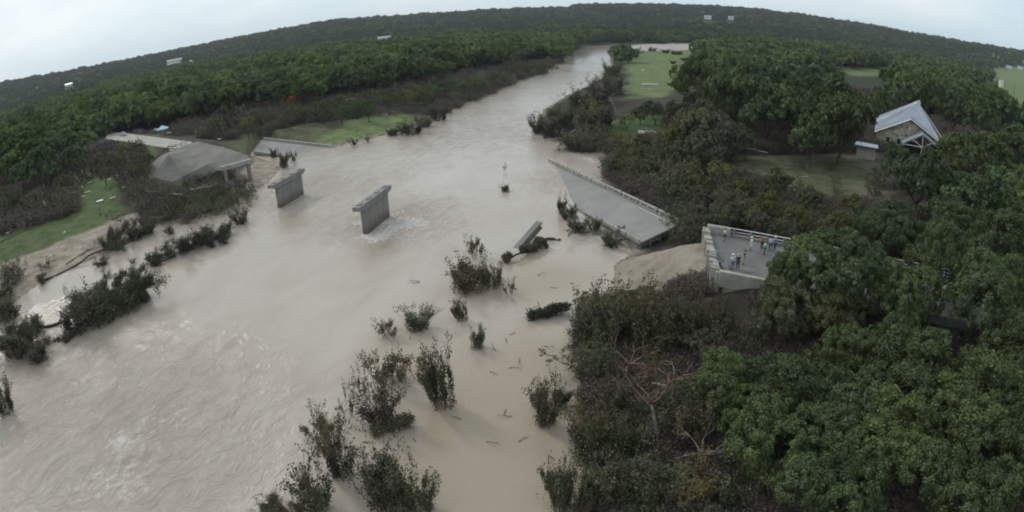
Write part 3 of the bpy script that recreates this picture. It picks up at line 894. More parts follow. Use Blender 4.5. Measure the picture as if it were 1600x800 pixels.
def seg_mesh(name, segs, mats, n=5, tintless=True):
    A = np.array([s[0] for s in segs], float); B = np.array([s[1] for s in segs], float)
    r0 = np.array([s[2] for s in segs]); r1 = np.array([s[3] for s in segs])
    d = B - A; d /= np.linalg.norm(d, axis=1)[:, None] + 1e-9
    ref = np.where(np.abs(d[:, 2:3]) < 0.9, np.array([[0, 0, 1.0]]), np.array([[1.0, 0, 0]]))
    u_ = np.cross(d, ref); u_ /= np.linalg.norm(u_, axis=1)[:, None] + 1e-9
    w_ = np.cross(d, u_)
    V_ = []
    for p, r in ((A - d * r0[:, None] * .3, r0), (B + d * r1[:, None] * .3, r1)):
        for i in range(n):
            t_ = 2 * math.pi * i / n
            V_.append(p + (u_ * math.cos(t_) + w_ * math.sin(t_)) * r[:, None])
    V_ = np.stack(V_, 1).reshape(-1, 3)
    b_ = np.arange(len(segs))[:, None] * 2 * n
    F_ = np.concatenate([b_ + np.array([[i, (i + 1) % n, n + (i + 1) % n, n + i]]) for i in range(n)])
    return make_mesh(name, V_, [F_], mats, smooth=True)
def grow(rng, p, d, L, r, depth, nb=3, spread=0.6, wob=0.18, grav=0.0, shrink=0.68, segs=None, tips=None, nseg=3):
    if segs is None: segs, tips = [], []
    p = np.array(p, float); d = np.array(d, float); d /= np.linalg.norm(d)
    for i in range(nseg):
        d = d + rng.normal(0, wob, 3) + np.array([0, 0, grav]); d /= np.linalg.norm(d)
        q = p + d * L / nseg
        ra = r * (1 - 0.35 * i / nseg); rb = r * (1 - 0.35 * (i + 1) / nseg)
        segs.append((p, q, ra, rb))
        p = q
        if depth > 0 and i > 0 and rng.random() < 0.55:
            dd = d + rng.normal(0, spread, 3); 
            grow(rng, p, dd, L * shrink * 0.8, rb * 0.55, depth - 1, nb, spread, wob, grav, shrink, segs, tips, nseg)
    if depth == 0:
        tips.append((p, d))
    else:
        for k in range(nb):
            dd = d + rng.normal(0, spread, 3)
            grow(rng, p, dd, L * shrink * rng.uniform(0.8, 1.15), rb * 0.68, depth - 1, nb, spread, wob, grav, shrink, segs, tips, nseg)
    return segs, tips
def tuft_mesh(name, seed, tips, per=14, rad=0.5, leaf=0.16, stretch=1.0, dark_low=False):
    rng = np.random.default_rng(seed)
    P0 = np.array([t_[0] for t_ in tips]); D0 = np.array([t_[1] for t_ in tips])
    k = np.repeat(np.arange(len(P0)), per)
    n = len(k)
    d_ = rng.normal(0, 1, (n, 3)); d_ /= np.linalg.norm(d_, axis=1)[:, None]
    P = P0[k] + d_ * (rad * rng.uniform(0.1, 1, n) ** 0.6)[:, None] + D0[k] * (rng.uniform(-stretch, 0.3, n) * rad)[:, None]
    tn = np.clip(0.5 + rng.normal(0, 0.15, len(P0))[k] + rng.normal(0, 0.15, n), 0, 1)
    V_, F_, T_ = leaf_cloud(rng, P, d_ * 0.5 + np.array([0, 0, 0.3]), leaf, tn, 0.9)
    return make_mesh(name, V_, [F_], [M['leaf_mid']], tint=T_)

def proto(parts):
    return parts
# tree prototypes: (crown mesh, trunk mesh, crown centre height, crown radius)
def tree_proto(seed, leaves, leaf, R=5.0, H=4.4, trunk_h=2.9, lobes=13, gap=0.0, depth=2):
    cm = crown_mesh('crown', seed, R, H, lobes, leaves, leaf, gap=gap)
    rng = np.random.default_rng(seed + 500)
    segs = []
    tips = []
    grow(rng, (0, 0, -0.6), (0.05, 0.02, 1), trunk_h * 0.6 + .6, 0.32, 0, segs=segs, tips=tips)
    top = segs[-1][1]
    for k in range(5):
        a_ = k * 1.256 + rng.uniform(-.3, .3)
        grow(rng, top, (math.cos(a_) * .8, math.sin(a_) * .8, rng.uniform(.5, 1.1)), R * 0.45, 0.17, depth, 2, 0.45, 0.12, 0.02, 0.72, segs, tips)
    tm = seg_mesh('trunk', segs, [M['bark']], 5)
    return cm, tm, trunk_h + H * 0.35, R
NEAR = [tree_proto(100 + i, 24000, 0.125, H=4.8, lobes=15 + i, gap=0.06 * (i % 3), depth=2) for i in range(5)]
MID = [tree_proto(200 + i, 6500, 0.24, lobes=12 + i % 3, gap=0.08 * (i % 3), H=4.6 + 0.6 * (i % 2)) for i in range(5)]
SPARSE = [tree_proto(250 + i, 3600, 0.17, lobes=11, gap=0.35, depth=3) for i in range(4)]
FAR = [tree_proto(300 + i, 1000, 0.60, lobes=10, depth=0) for i in range(4)]

LANDMARKS = [('the stone house', 1425, 200), ('the people on the broken deck', 1165, 400), ('the fallen bridge span', 990, 330), ('the right river pier', 585, 340),
             ('the left river pier', 450, 300), ('the orange leaved tree', 457, 150), ('the silver pickup truck', 193, 207), ('the collapsed concrete slope', 300, 255),
             ('the long green field', 1020, 125), ('the curving left lawn', 90, 355), ('the broken girder', 822, 370), ('the bend of the river', 950, 75),
             ('the bottom right corner', 1600, 800), ('the bottom of the photo', 900, 800), ('the left photo edge', 0, 470), ('the small bright clearing', 990, 205),
             ('the pale stripped tree', 1015, 590), ('the utility pole', 1583, 150), ('the dark roofed cottage', 1305, 100), ('the top left hillside', 100, 130), ('the right photo edge', 1600, 450), ('the tan meadow', 1280, 290),
             ('the left road slab', 460, 232), ('the tallest river bush', 690, 580)]
PENDING = []
def auto_label(o, desc, P, extra=None):
    x, y, _ = proj(P)
    nm, lx, ly = min(LANDMARKS, key=lambda l: math.hypot(l[1] - x, (l[2] - y) * 1.2))
    dx, dy = x - lx, (y - ly) * 1.2
    rel = ('right of' if dx > 0 else 'left of') if abs(dx) > abs(dy) else ('beyond' if dy < 0 else 'in front of')
    if nm.startswith('the bottom') or 'photo edge' in nm or 'corner' in nm:
        rel = 'near'
    PENDING.append((desc, rel, nm, math.hypot(dx, dy), o))
ORD = ['closest', 'second closest', 'third closest', 'fourth closest', 'fifth closest', 'sixth closest', 'seventh closest', 'eighth closest', 'ninth closest', 'tenth closest', '11th closest', '12th closest']
def flush_labels():
    b_ = {}
    for d_, rel, nm, dist, o in PENDING:
        b_.setdefault((d_, rel, nm), []).append((dist, o))
    for (d_, rel, nm), l in b_.items():
        l.sort(key=lambda q: q[0])
        for i, (_, o) in enumerate(l):
            if len(l) == 1: o['label'] = f'{d_} {rel} {nm}'
            else:
                k = ORD[i] if i < len(ORD) else f'{i + 1}th closest'
                o['label'] = f'{d_} {rel} {nm}, {k} to it'
    PENDING.clear()

TREES = []            # (x, y, r) taken places
def tree(P, R, leaf, desc, group, cat='tree', name='broadleaf_tree', protos=None, hk=1.0, seed=None):
    dist = math.hypot(P.x, P.y)
    pr = protos or (NEAR if dist < 105 else MID if dist < 420 else FAR)
    cm, tm, ch_, R0 = pr[random.randrange(len(pr))]
    k = R / R0
    if name == 'broadleaf_tree' and leaf == 'leaf_dark': name = 'oak_tree'
    T = thing(name, None, cat, P, random.uniform(0, 6.28), group)
    c_ = obj('crown', cm, T, (0, 0, ch_ * k * hk))
    c_.scale = (k * random.uniform(.9, 1.12), k * random.uniform(.9, 1.12), k * hk * random.uniform(.85, 1.1))
    c_.material_slots[0].link = 'OBJECT'
    c_.material_slots[0].material = M[leaf]
    tr = obj('trunk', tm, T)
    tr.scale = (k, k, k * hk)
    auto_label(T, desc, P + Vector((0, 0, ch_ * k)))
    TREES.append((P.x, P.y, R))
    return T
def fill(poly, R, spacing, leafs, descs, group, n=4000, zc=6.0, rmax=None, limit=400, clear=(), protos=None, hk=1.0, avoid=True, smin=None, name='broadleaf_tree'):
    """scatter standing trees where their crowns fall inside this region of the view"""
    rng = random.Random(len(TREES) * 31 + int(poly[0][0]))
    pts = [at(a, b, zc) for a, b in poly]
    xs = [p.x for p in pts]; ys = [p.y for p in pts]
    made = 0
    Xc = np.array([rng.uniform(min(xs), max(xs)) for _ in range(n)]); Yc = np.array([rng.uniform(min(ys), max(ys)) for _ in range(n)])
    Zc = ground(Xc, Yc); Dc = sdist(Xc, Yc, RIVER)
    for x, y, z, dr in zip(Xc, Yc, Zc, Dc):
        if dr < 1.0: continue
        r_ = rng.uniform(*R)
        qx, qy, _ = proj((x, y, z + r_ * .95 * hk))
        if not inpoly(qx, qy, poly): continue
        if any(inpoly(qx, qy, c_) for c_ in clear): continue
        sp = spacing * r_
        if any((x - a_) ** 2 + (y - b_) ** 2 < (sp + spacing * c_) ** 2 / 4 for a_, b_, c_ in TREES): continue
        i = rng.randrange(len(leafs))
        tree(Vector((x, y, z)), r_, leafs[i], descs[i], group, protos=protos, hk=hk, name=name)
        made += 1
        if made >= limit: break
    return made
def put(px, py, rpx, leaf, desc, group='individual trees on the banks', hk=1.0, name='broadleaf_tree', protos=None):
    """a tree whose crown centre shows at px, py with radius rpx (pixels of the photograph)"""
    R = 5.0
    for _ in range(4):
        P = place(px, py, R * 0.92 * hk)
        R = rpx / FPX * (P - Vector((0, 0, CAM_H))).length
    return tree(P, R, leaf, desc, group, hk=hk, name=name, protos=protos)

# haze
hz = bpy.data.materials.new('haze')
hz.use_nodes = True
hz.node_tree.nodes.clear()
_o = hz.node_tree.nodes.new('ShaderNodeOutputMaterial')
_v = hz.node_tree.nodes.new('ShaderNodeVolumePrincipled')
_v.inputs['Color'].default_value = (0.86, 0.93, 1.0, 1)
_v.inputs['Density'].default_value = 0.00007
_v.inputs['Anisotropy'].default_value = 0.2
hz.node_tree.links.new(_v.outputs[0], _o.inputs['Volume'])
hb = MB().box((0, 0, 110), (19000, 19000, 230))
ho_ = hb.build('haze', hz)
tag(ho_, kind='stuff')

# ------------------------------------------------------------------ trees one by one
G = 'trees in the near grove on the right bank'
for x, y, r, lf, ds in [
    (1130, 610, 66, 'leaf_dark', 'dark green oak'), (1235, 620, 78, 'leaf_dark', 'dark green oak'), (1210, 700, 80, 'leaf_dark', 'dark green oak'),
    (1330, 560, 70, 'leaf_dark', 'dark green oak'), (1320, 650, 80, 'leaf_dark', 'dark green oak'), (1430, 590, 85, 'leaf_dark', 'dark green oak'),
    (1400, 690, 85, 'leaf_dark', 'dark green oak'), (1520, 640, 90, 'leaf_dark', 'dark green oak'), (1500, 760, 95, 'leaf_dark', 'dark green oak'),
    (1590, 560, 80, 'leaf_dark', 'dark green oak'), (1610, 700, 90, 'leaf_dark', 'dark green oak'), (1300, 760, 85, 'leaf_dark', 'dark green oak'),
    (1268, 412, 56, 'leaf_dark', 'dark green oak'), (1385, 450, 50, 'leaf_dark', 'dark green oak'), (1310, 470, 46, 'leaf_dark', 'dark green oak'), (1230, 445, 38, 'leaf_dark', 'dark green oak'), (1320, 420, 66, 'leaf_dark', 'dark green oak'), (1225, 490, 58, 'leaf_olive', 'olive green tree'),
    (1300, 500, 55, 'leaf_olive', 'olive green tree'), (1420, 470, 62, 'leaf_dark', 'dark green oak'), (1470, 400, 62, 'leaf_dark', 'dark green oak'),
    (1530, 470, 75, 'leaf_dark', 'dark green oak'), (1570, 390, 66, 'leaf_dark', 'dark green oak'), (1385, 370, 50, 'leaf_dark', 'dark green oak'),
    (1435, 285, 56, 'leaf_dark', 'dark green oak'), (1398, 236, 17, 'leaf_mid', 'mid green tree'), (1495, 225, 26, 'leaf_mid', 'mid green tree'), (1530, 320, 55, 'leaf_mid', 'mid green tree'), (1525, 250, 58, 'leaf_dark', 'dark green oak'),
    (1590, 240, 55, 'leaf_dark', 'dark green oak'), (1585, 300, 45, 'leaf_dark', 'dark green oak'), (1400, 270, 26, 'leaf_dark', 'dark green oak'),
    (1480, 340, 45, 'leaf_dark', 'dark green oak'), (1180, 660, 60, 'leaf_mid', 'mid green tree'), (1400, 540, 60, 'leaf_mid', 'mid green tree')]:
    put(x, y, r, lf, ds, G)
G = 'big trees on the right bank beyond the span'
for x, y, r, lf, ds in [
    (1095, 130, 36, 'leaf_dark', 'big dark spreading tree'), (1150, 110, 46, 'leaf_dark', 'big dark spreading tree'), (1205, 120, 48, 'leaf_dark', 'big dark spreading tree'), (1240, 165, 46, 'leaf_dark', 'big dark spreading tree'),
    (1310, 185, 48, 'leaf_dark', 'big dark spreading tree'), (1318, 196, 24, 'leaf_dark', 'big dark spreading tree'), (1170, 160, 34, 'leaf_dark', 'big dark spreading tree'), (1270, 215, 32, 'leaf_dark', 'big dark spreading tree'),
    (1262, 140, 26, 'leaf_mid', 'mid green tree'), (1095, 200, 34, 'leaf_grey', 'grey green tree'), (1135, 215, 28, 'leaf_grey', 'grey green tree'), (1062, 215, 22, 'leaf_olive', 'olive green tree'), (1165, 225, 20, 'leaf_olive', 'olive green tree'),
    (1340, 160, 20, 'leaf_dark', 'big dark spreading tree'), (1400, 160, 20, 'leaf_dark', 'big dark spreading tree'), (1450, 148, 24, 'leaf_dark', 'big dark spreading tree'), (1370, 168, 22, 'leaf_dark', 'big dark spreading tree'), (1490, 180, 22, 'leaf_dark', 'big dark spreading tree'), (1532, 190, 26, 'leaf_mid', 'mid green tree'), (1110, 165, 24, 'leaf_dark', 'big dark spreading tree'),
    (1392, 240, 10, 'leaf_mid', 'mid green tree')]:
    put(x, y, r * 1.14, lf, ds, G, hk=1.35)
G = 'olive trees behind the fallen span'
for x, y, r, lf, ds in [(1100, 235, 34, 'leaf_grey', 'tall grey green tree'), (1060, 245, 24, 'leaf_olive', 'tall olive tree'), (1085, 285, 26, 'leaf_olive', 'tall olive tree'), (1020, 262, 20, 'leaf_olive', 'tall olive tree'), (985, 240, 18, 'leaf_olive', 'tall olive tree'), (1050, 300, 20, 'leaf_olive', 'tall olive tree'),
    (1000, 225, 16, 'leaf_grey', 'tall grey green tree'), (1125, 270, 22, 'leaf_olive', 'tall olive tree'), (1160, 300, 26, 'leaf_olive', 'tall olive tree'), (1215, 285, 24, 'leaf_brown', 'brownish tree'), (1200, 325, 26, 'leaf_olive', 'tall olive tree'), (1265, 315, 24, 'leaf_brown', 'brownish tree'), (1245, 350, 26, 'leaf_olive', 'tall olive tree'),
    (1150, 335, 22, 'leaf_brown', 'brownish tree'), (1100, 320, 22, 'leaf_brown', 'brownish tree'), (1330, 320, 20, 'leaf_olive', 'tall olive tree'), (1310, 365, 34, 'leaf_olive', 'tall olive tree'), (1020, 170, 15, 'leaf_dark', 'dark green small tree'), (1055, 175, 18, 'leaf_mid', 'mid green tree'), (1000, 180, 14, 'leaf_olive', 'tall olive tree'),
    (950, 232, 16, 'leaf_olive', 'tall olive tree'), (965, 258, 14, 'leaf_olive', 'tall olive tree')]:
    put(x, y, r, lf, ds, G, hk=1.15)
G = 'trees of the left bank wood'
for x, y, r, lf, ds in [(420, 140, 34, 'leaf_mid', 'mid green tree'), (482, 134, 34, 'leaf_bright', 'bright green tree'), (540, 126, 30, 'leaf_mid', 'mid green tree'), (592, 116, 30, 'leaf_bright', 'bright green tree'), (642, 108, 27, 'leaf_mid', 'mid green tree'), (690, 108, 22, 'leaf_mid', 'mid green tree'), (352, 152, 30, 'leaf_bright', 'bright green tree'), (300, 166, 26, 'leaf_mid', 'mid green tree'), (250, 178, 22, 'leaf_bright', 'bright green tree'),
    (60, 262, 40, 'leaf_bright', 'bright green tree'), (10, 225, 46, 'leaf_bright', 'bright green tree'), (80, 235, 36, 'leaf_mid', 'mid green tree'), (120, 225, 32, 'leaf_bright', 'bright green tree'),
    (30, 240, 44, 'leaf_bright', 'bright green tree'), (90, 210, 46, 'leaf_bright', 'bright green tree'), (40, 195, 36, 'leaf_mid', 'mid green tree'), (110, 250, 30, 'leaf_mid', 'mid green tree'), (12, 260, 34, 'leaf_bright', 'bright green tree'), (120, 175, 32, 'leaf_bright', 'bright green tree'),
    (175, 188, 20, 'leaf_bright', 'bright green tree'), (160, 155, 28, 'leaf_mid', 'mid green tree'), (225, 155, 32, 'leaf_mid', 'mid green tree'), (280, 145, 34, 'leaf_bright', 'bright green tree'), (325, 160, 28, 'leaf_mid', 'mid green tree'),
    (255, 172, 26, 'leaf_bright', 'bright green tree'), (365, 118, 34, 'leaf_bright', 'bright green tree'), (430, 105, 32, 'leaf_bright', 'bright green tree'), (490, 110, 34, 'leaf_bright', 'bright green tree'), (545, 95, 30, 'leaf_bright', 'bright green tree'), (400, 140, 26, 'leaf_mid', 'mid green tree'), (560, 118, 26, 'leaf_mid', 'mid green tree'),
    (600, 95, 28, 'leaf_bright', 'bright green tree'), (650, 88, 26, 'leaf_bright', 'bright green tree'), (700, 92, 24, 'leaf_mid', 'mid green tree'), (745, 85, 24, 'leaf_bright', 'bright green tree'), (790, 88, 22, 'leaf_mid', 'mid green tree'), (850, 72, 22, 'leaf_bright', 'bright green tree'), (875, 82, 18, 'leaf_mid', 'mid green tree'), (820, 80, 20, 'leaf_mid', 'mid green tree'), (905, 62, 14, 'leaf_mid', 'mid green tree')]:
    put(x, y, r, lf, ds, G)
LEFTWOOD = [(-80, 200), (0, 175), (120, 140), (260, 105), (400, 78), (520, 66), (700, 55), (900, 50), (905, 68), (870, 88), (790, 102), (700, 112), (620, 128), (560, 145), (470, 148), (420, 158), (330, 172), (240, 188), (200, 198), (160, 215), (150, 262), (60, 296), (-80, 320)]
fill(LEFTWOOD, (5.0, 8.5), 1.05, ['leaf_mid', 'leaf_bright', 'leaf_bright', 'leaf_dark'], ['mid green tree', 'bright green tree', 'bright green tree', 'dark green tree'], 'trees of the left bank wood', n=6000, limit=190)
fill([(1000, 850), (1100, 660), (1180, 560), (1200, 470), (1360, 330), (1480, 260), (1700, 200), (1800, 860)], (3.6, 5.6), 1.0, ['leaf_dark', 'leaf_dark', 'leaf_mid'], ['dark green oak', 'dark green oak', 'mid green tree'], 'trees in the near grove on the right bank', n=2500, limit=60,
     clear=[[(1100, 340), (1240, 360), (1230, 440), (1190, 470), (1100, 470)], [(1360, 150), (1490, 150), (1490, 250), (1320, 262)], [(880, 590), (1085, 600), (1100, 820), (880, 820)]])
fill([(1050, 78), (1200, 70), (1400, 85), (1545, 110), (1560, 190), (1480, 175), (1380, 160), (1375, 240), (1240, 240), (1060, 170)], (4.5, 7.0), 1.1, ['leaf_dark', 'leaf_dark', 'leaf_mid'], ['dark green tree', 'dark green tree', 'mid green tree'], 'trees behind the stone house', n=3000, limit=120,
     clear=[[(975, 80), (1110, 76), (1062, 110), (1065, 170), (975, 165)], [(1285, 88), (1402, 96), (1402, 148), (1285, 138)], [(1490, 100), (1640, 100), (1640, 195), (1565, 195), (1545, 168), (1490, 160)], [(1325, 205), (1375, 150), (1490, 160), (1490, 230), (1375, 262), (1325, 262)]])

# ------------------------------------------------------------------ far forest: one mass of instanced trees
def forest_stuff(name, pts, protos, mat):
    """pts: x, y, z, scale, rot"""
    me = bpy.data.meshes.new(name)
    pts = np.array(pts)
    me.vertices.add(len(pts)); me.vertices.foreach_set('co', pts[:, :3].astype(np.float32).ravel())
    for nm, k in (('sc', 3), ('rot', 4), ('pick', 5)):
        a_ = me.attributes.new(nm, 'FLOAT' if nm != 'pick' else 'INT', 'POINT')
        a_.data.foreach_set('value', pts[:, k].astype(np.float32 if nm != 'pick' else np.int32))
    o = tag(obj(name, me), kind='stuff')
    src = bpy.data.collections.new(name + '_kinds')
    for i, m_ in enumerate(protos):
        q = bpy.data.objects.new(f'{name}_kind', m_)
        src.objects.link(q)
    ng = bpy.data.node_groups.new(name, 'GeometryNodeTree')
    ng.interface.new_socket('Geometry', in_out='INPUT', socket_type='NodeSocketGeometry')
    ng.interface.new_socket('Geometry', in_out='OUTPUT', socket_type='NodeSocketGeometry')
    gi = ng.nodes.new('NodeGroupInput'); go = ng.nodes.new('NodeGroupOutput')
    ci = ng.nodes.new('GeometryNodeCollectionInfo'); ci.inputs['Collection'].default_value = src
    ci.inputs['Separate Children'].default_value = True
    ip = ng.nodes.new('GeometryNodeInstanceOnPoints')
    def attr(nm, ty):
        n_ = ng.nodes.new('GeometryNodeInputNamedAttribute'); n_.data_type = ty; n_.inputs['Name'].default_value = nm
        return n_.outputs['Attribute']
    ng.links.new(gi.outputs[0], ip.inputs['Points']); ng.links.new(ci.outputs[0], ip.inputs['Instance'])
    ip.inputs['Pick Instance'].default_value = True
    ng.links.new(attr('pick', 'INT'), ip.inputs['Instance Index'])
    cx = ng.nodes.new('ShaderNodeCombineXYZ'); ng.links.new(attr('rot', 'FLOAT'), cx.inputs['Z'])
    ng.links.new(cx.outputs[0], ip.inputs['Rotation'])
    ng.links.new(attr('sc', 'FLOAT'), ip.inputs['Scale'])
    ng.links.new(ip.outputs[0], go.inputs[0])
    md = o.modifiers.new('scatter', 'NODES'); md.node_group = ng
    return o
def simple_canopy(seed, leaf, mat, leaves=420):
    m_ = crown_mesh('canopy', seed, 5.0, 3.6, 9, leaves, leaf)
    # move up so that it stands on its origin
    co_ = np.empty(len(m_.vertices) * 3, np.float32); m_.vertices.foreach_get('co', co_)
    co_ = co_.reshape(-1, 3); co_[:, 2] += 3.2; m_.vertices.foreach_set('co', co_.ravel())
    m_.materials[0] = M[mat]
    return m_
M['leaf_hill'] = leaf_mat('leaf_hill', (0.038, 0.070, 0.038), warm=(1.25, 1.15, 0.85))
M['leaf_hill_olive'] = leaf_mat('leaf_hill_olive', (0.088, 0.128, 0.050), warm=(1.2, 1.1, 0.8))
M['leaf_hill_mid'] = leaf_mat('leaf_hill_mid', (0.060, 0.096, 0.044), warm=(1.25, 1.15, 0.85))
FARK = [simple_canopy(401, 0.8, 'leaf_hill', 500), simple_canopy(402, 0.8, 'leaf_hill', 500), simple_canopy(403, 0.8, 'leaf_hill_olive', 500), simple_canopy(404, 0.8, 'leaf_hill_mid', 500)]
rng = np.random.default_rng(5)
pts = []
CLEARPX = [[(975, 80), (1110, 70), (1120, 80), (1062, 110), (1065, 170), (975, 165)], [(1300, 104), (1402, 100), (1402, 156), (1310, 156)], [(1540, 106), (1640, 100), (1690, 200), (1572, 200)],
           [(890, 66), (960, 66), (1115, 64), (1115, 84), (960, 84), (960, 100), (880, 100)]]
hrow = 300.0
HOUSEPX = [(601, 69, 20), (108, 136, 13), (273, 101, 24), (302, 100, 12), (1106, 30, 11), (1142, 31, 9), (1303, 106, 20), (1320, 95, 8), (1522, 137, 27), (1508, 117, 10), (1547, 128, 16), (1576, 108, 10), (1594, 109, 9), (1583, 160, 6)]
XS, YS, RS = [], [], []
while hrow < 3100:
    step = 7.5 + max(0, hrow - 300) * 0.0085
    nn_ = int(2.2 * hrow / step)
    a_ = np.linspace(-1.1, 1.1, nn_) + rng.uniform(-.5, .5, nn_) * 2.2 / nn_
    r_ = hrow + rng.uniform(-.5, .5, nn_) * step * 1.6
    XS.append(r_ * np.sin(a_)); YS.append(r_ * np.cos(a_)); RS.append(r_)
    hrow += step * (1.0 if hrow < 1500 else 1.25)
XS = np.concatenate(XS); YS = np.concatenate(YS); RS = np.concatenate(RS)
ZS = ground(XS, YS); DS = sdist(XS, YS, RIVER)
clr = fbm(XS, YS, 260, 77)
TA = np.array(TREES)
for x, y, z, r_, d_, cl in zip(XS, YS, ZS, RS, DS, clr):
    if d_ < 6: continue
    if r_ > 700 and cl > 0.24: continue
    qx, qy, _ = proj((x, y, z + 3))
    if any(inpoly(qx, qy, c_) for c_ in CLEARPX): continue
    if any(abs(qx - a_) < w_ / 2 + 3 and -3 < qy - b_ < (9 if b_ < 90 or a_ < 500 else 26) for a_, b_, w_ in HOUSEPX): continue
    if r_ < 900:
        qx, qy, _ = proj((x, y, z + 3))
        if r_ < 520:
            if inpoly(qx, qy, [(-80, 245), (150, 205), (420, 152), (560, 140), (700, 108), (900, 72), (960, 100), (1100, 64), (1100, 170), (1060, 400), (-80, 400)]): continue
            if ((TA[:, 0] - x) ** 2 + (TA[:, 1] - y) ** 2 < (TA[:, 2] * 0.9) ** 2).any(): continue
    if z < 0.4: continue
    k = rng.uniform(0.7, 1.5) * (1.35 if r_ < 1000 else 1.0) * (1 + max(0, r_ - 1000) * 0.0002)
    pn = fbm(np.array([x]), np.array([y]), 90, 91)[0] + rng.normal(0, .12) - (0.16 if r_ > 1050 else -0.14 if r_ < 850 else 0)
    pick = 2 if pn > 0.06 else 3 if pn > -0.06 else int(rng.integers(0, 2))
    pts.append((x, y, z - 0.5, k * (1.25 if pick > 1 else 1), rng.uniform(0, 6.28), pick))
forest_stuff('far_forest', pts, FARK, None)['label'] = 'continuous dark green forest covering the far valley and hills'
print('forest trees', len(pts), 'trees', len(TREES))
#FILL2
# ------------------------------------------------------------------ undergrowth, river bushes, fallen and stripped trees
def brush_proto(seed, spread=2.6, height=2.2, stems=22, leaf=0.13, per=9, depth=1):
    rng = np.random.default_rng(seed)
    segs, tips = [], []
    for i in range(stems):
        a_ = rng.uniform(0, 6.28); lean = rng.uniform(0.2, 1.6)
        r0 = rng.uniform(0, spread * 0.6)
        grow(rng, (math.cos(a_) * r0, math.sin(a_) * r0, -0.2), (math.cos(a_) * lean * .6, math.sin(a_) * lean * .6, 1), height * rng.uniform(0.5, 1.0), 0.045, depth, 2, 0.6, 0.25, -0.05, 0.6, segs, tips)
    return seg_mesh('twigs', segs, [M['twig']], 3), tuft_mesh('leaves', seed, tips, per, 0.5, leaf)
BRUSH = [brush_proto(600 + i, per=9 + i % 3 * 4) for i in range(5)]
BRUSH_FAR = [brush_proto(620 + i, stems=14, leaf=0.3, per=6) for i in range(3)]
def river_bush_proto(seed, lean=0.15, stems=12, depth=2, per=4, leaf=0.075, wid=1.0, low=1100):
    """bush about 4 m tall: muddy mass of low leaves, feathery greener shoots above"""
    rng = np.random.default_rng(seed)
    segs, tips = [], []
    for i in range(stems):
        a_ = rng.uniform(0, 6.28); o_ = rng.uniform(.05, .75) * wid
        grow(rng, (math.cos(a_) * o_, math.sin(a_) * o_, -0.5), (math.cos(a_) * .3 * wid - lean, math.sin(a_) * .3 * wid - lean, 1), 1.75 * rng.uniform(0.5, 1.2), 0.035, depth, 2, 0.32, 0.12, 0.10, 0.66, segs, tips, 3)
    alltips = tips + [(q, (q - p) / (np.linalg.norm(q - p) + 1e-9)) for p, q, ra, rb in segs if rb < .03 and q[2] > .2]
    hi = [t_ for t_ in alltips if t_[0][2] > 1.5 and rng.random() < .6]
    lo = [t_ for t_ in alltips if t_[0][2] <= 1.9]
    for _ in range(low // 9):
        a_ = rng.uniform(0, 6.28); r_ = wid * 1.15 * math.sqrt(rng.random())
        lo.append((np.array([math.cos(a_) * r_, math.sin(a_) * r_, rng.uniform(0.02, 1.5) * (1.1 - .5 * r_ / wid)]), np.array([0, 0, 1.0])))
    return seg_mesh('stems', segs, [M['bark_wet']], 3), tuft_mesh('upper_leaves', seed, hi, per, 0.26, leaf), tuft_mesh('lower_leaves', seed + 1, lo, per + 2, 0.3, leaf)
RBUSH = [river_bush_proto(700 + i, lean=0.06 * i, stems=12 + 2 * i, wid=0.7 + 0.15 * i) for i in range(5)]
RBS = [river_bush_proto(720 + i, lean=0.15, stems=9, per=3, wid=1.4, low=40) for i in range(3)]
RBEXT = {}
for _q in RBUSH + RBS:
    RBEXT[_q[0].name] = (max(v.co.z for v in _q[1].vertices), max(max(abs(v.co.x), abs(v.co.y)) for v in _q[2].vertices))
UCOL = {'g': ('leaf_grey', 'leaf_drab'), 'b': ('leaf_brown', 'leaf_wet'), 'w': ('leaf_brown', 'leaf_wet'), 'o': ('leaf_drab', 'leaf_wet')}
def ground_or_water(P):
    return Vector((P.x, P.y, max(0.0, gz(P.x, P.y))))
def setmat(o, m):
    o.material_slots[0].link = 'OBJECT'
    o.material_slots[0].material = M[m]
def bush(px, py, hpx, wpx, colr, desc, group='bushes standing in the flood', sparse=False, name='river_bush', cat='bush', base=None):
    P = base or march(px, py)
    D = (P - Vector((0, 0, CAM_H))).length
    cosd = math.hypot(P.x, P.y) / D
    hh = hpx / FPX * D / max(0.55, cosd); ww = wpx / FPX * D
    T = thing(name, None, cat, P, random.uniform(0, 6.28), group)
    s_, u_, l_ = random.choice(RBS if sparse else RBUSH)
    zmx, xmx = RBEXT[s_.name]
    sc3 = (ww / 2 / xmx * 1.32, ww / 2 / xmx * 1.32, hh / zmx)
    for nm, me_, mt in (('stems', s_, 'bark_wet'), ('upper_leaves', u_, UCOL[colr][0]), ('lower_leaves', l_, UCOL[colr][1])):
        c_ = obj(nm, me_, T); c_.scale = sc3; setmat(c_, mt)
    auto_label(T, desc, P + Vector((0, 0, hh / 2)))
    for q in T.children:
        if q.name.startswith('stems'): q['kind'] = 'stuff'
    return T
def march(px, py):
    d = ray(px, py)
    t0 = 20.0
    ts = np.geomspace(20, 6000, 420)
    X_, Y_, Z_ = d.x * ts, d.y * ts, CAM_H + d.z * ts
    G_ = np.maximum(ground(X_, Y_), 0)
    k = np.argmax(Z_ < G_)
    if not (Z_ < G_).any(): k = 600
    t_ = ts[k]
    return Vector((d.x * t_, d.y * t_, float(G_[k])))
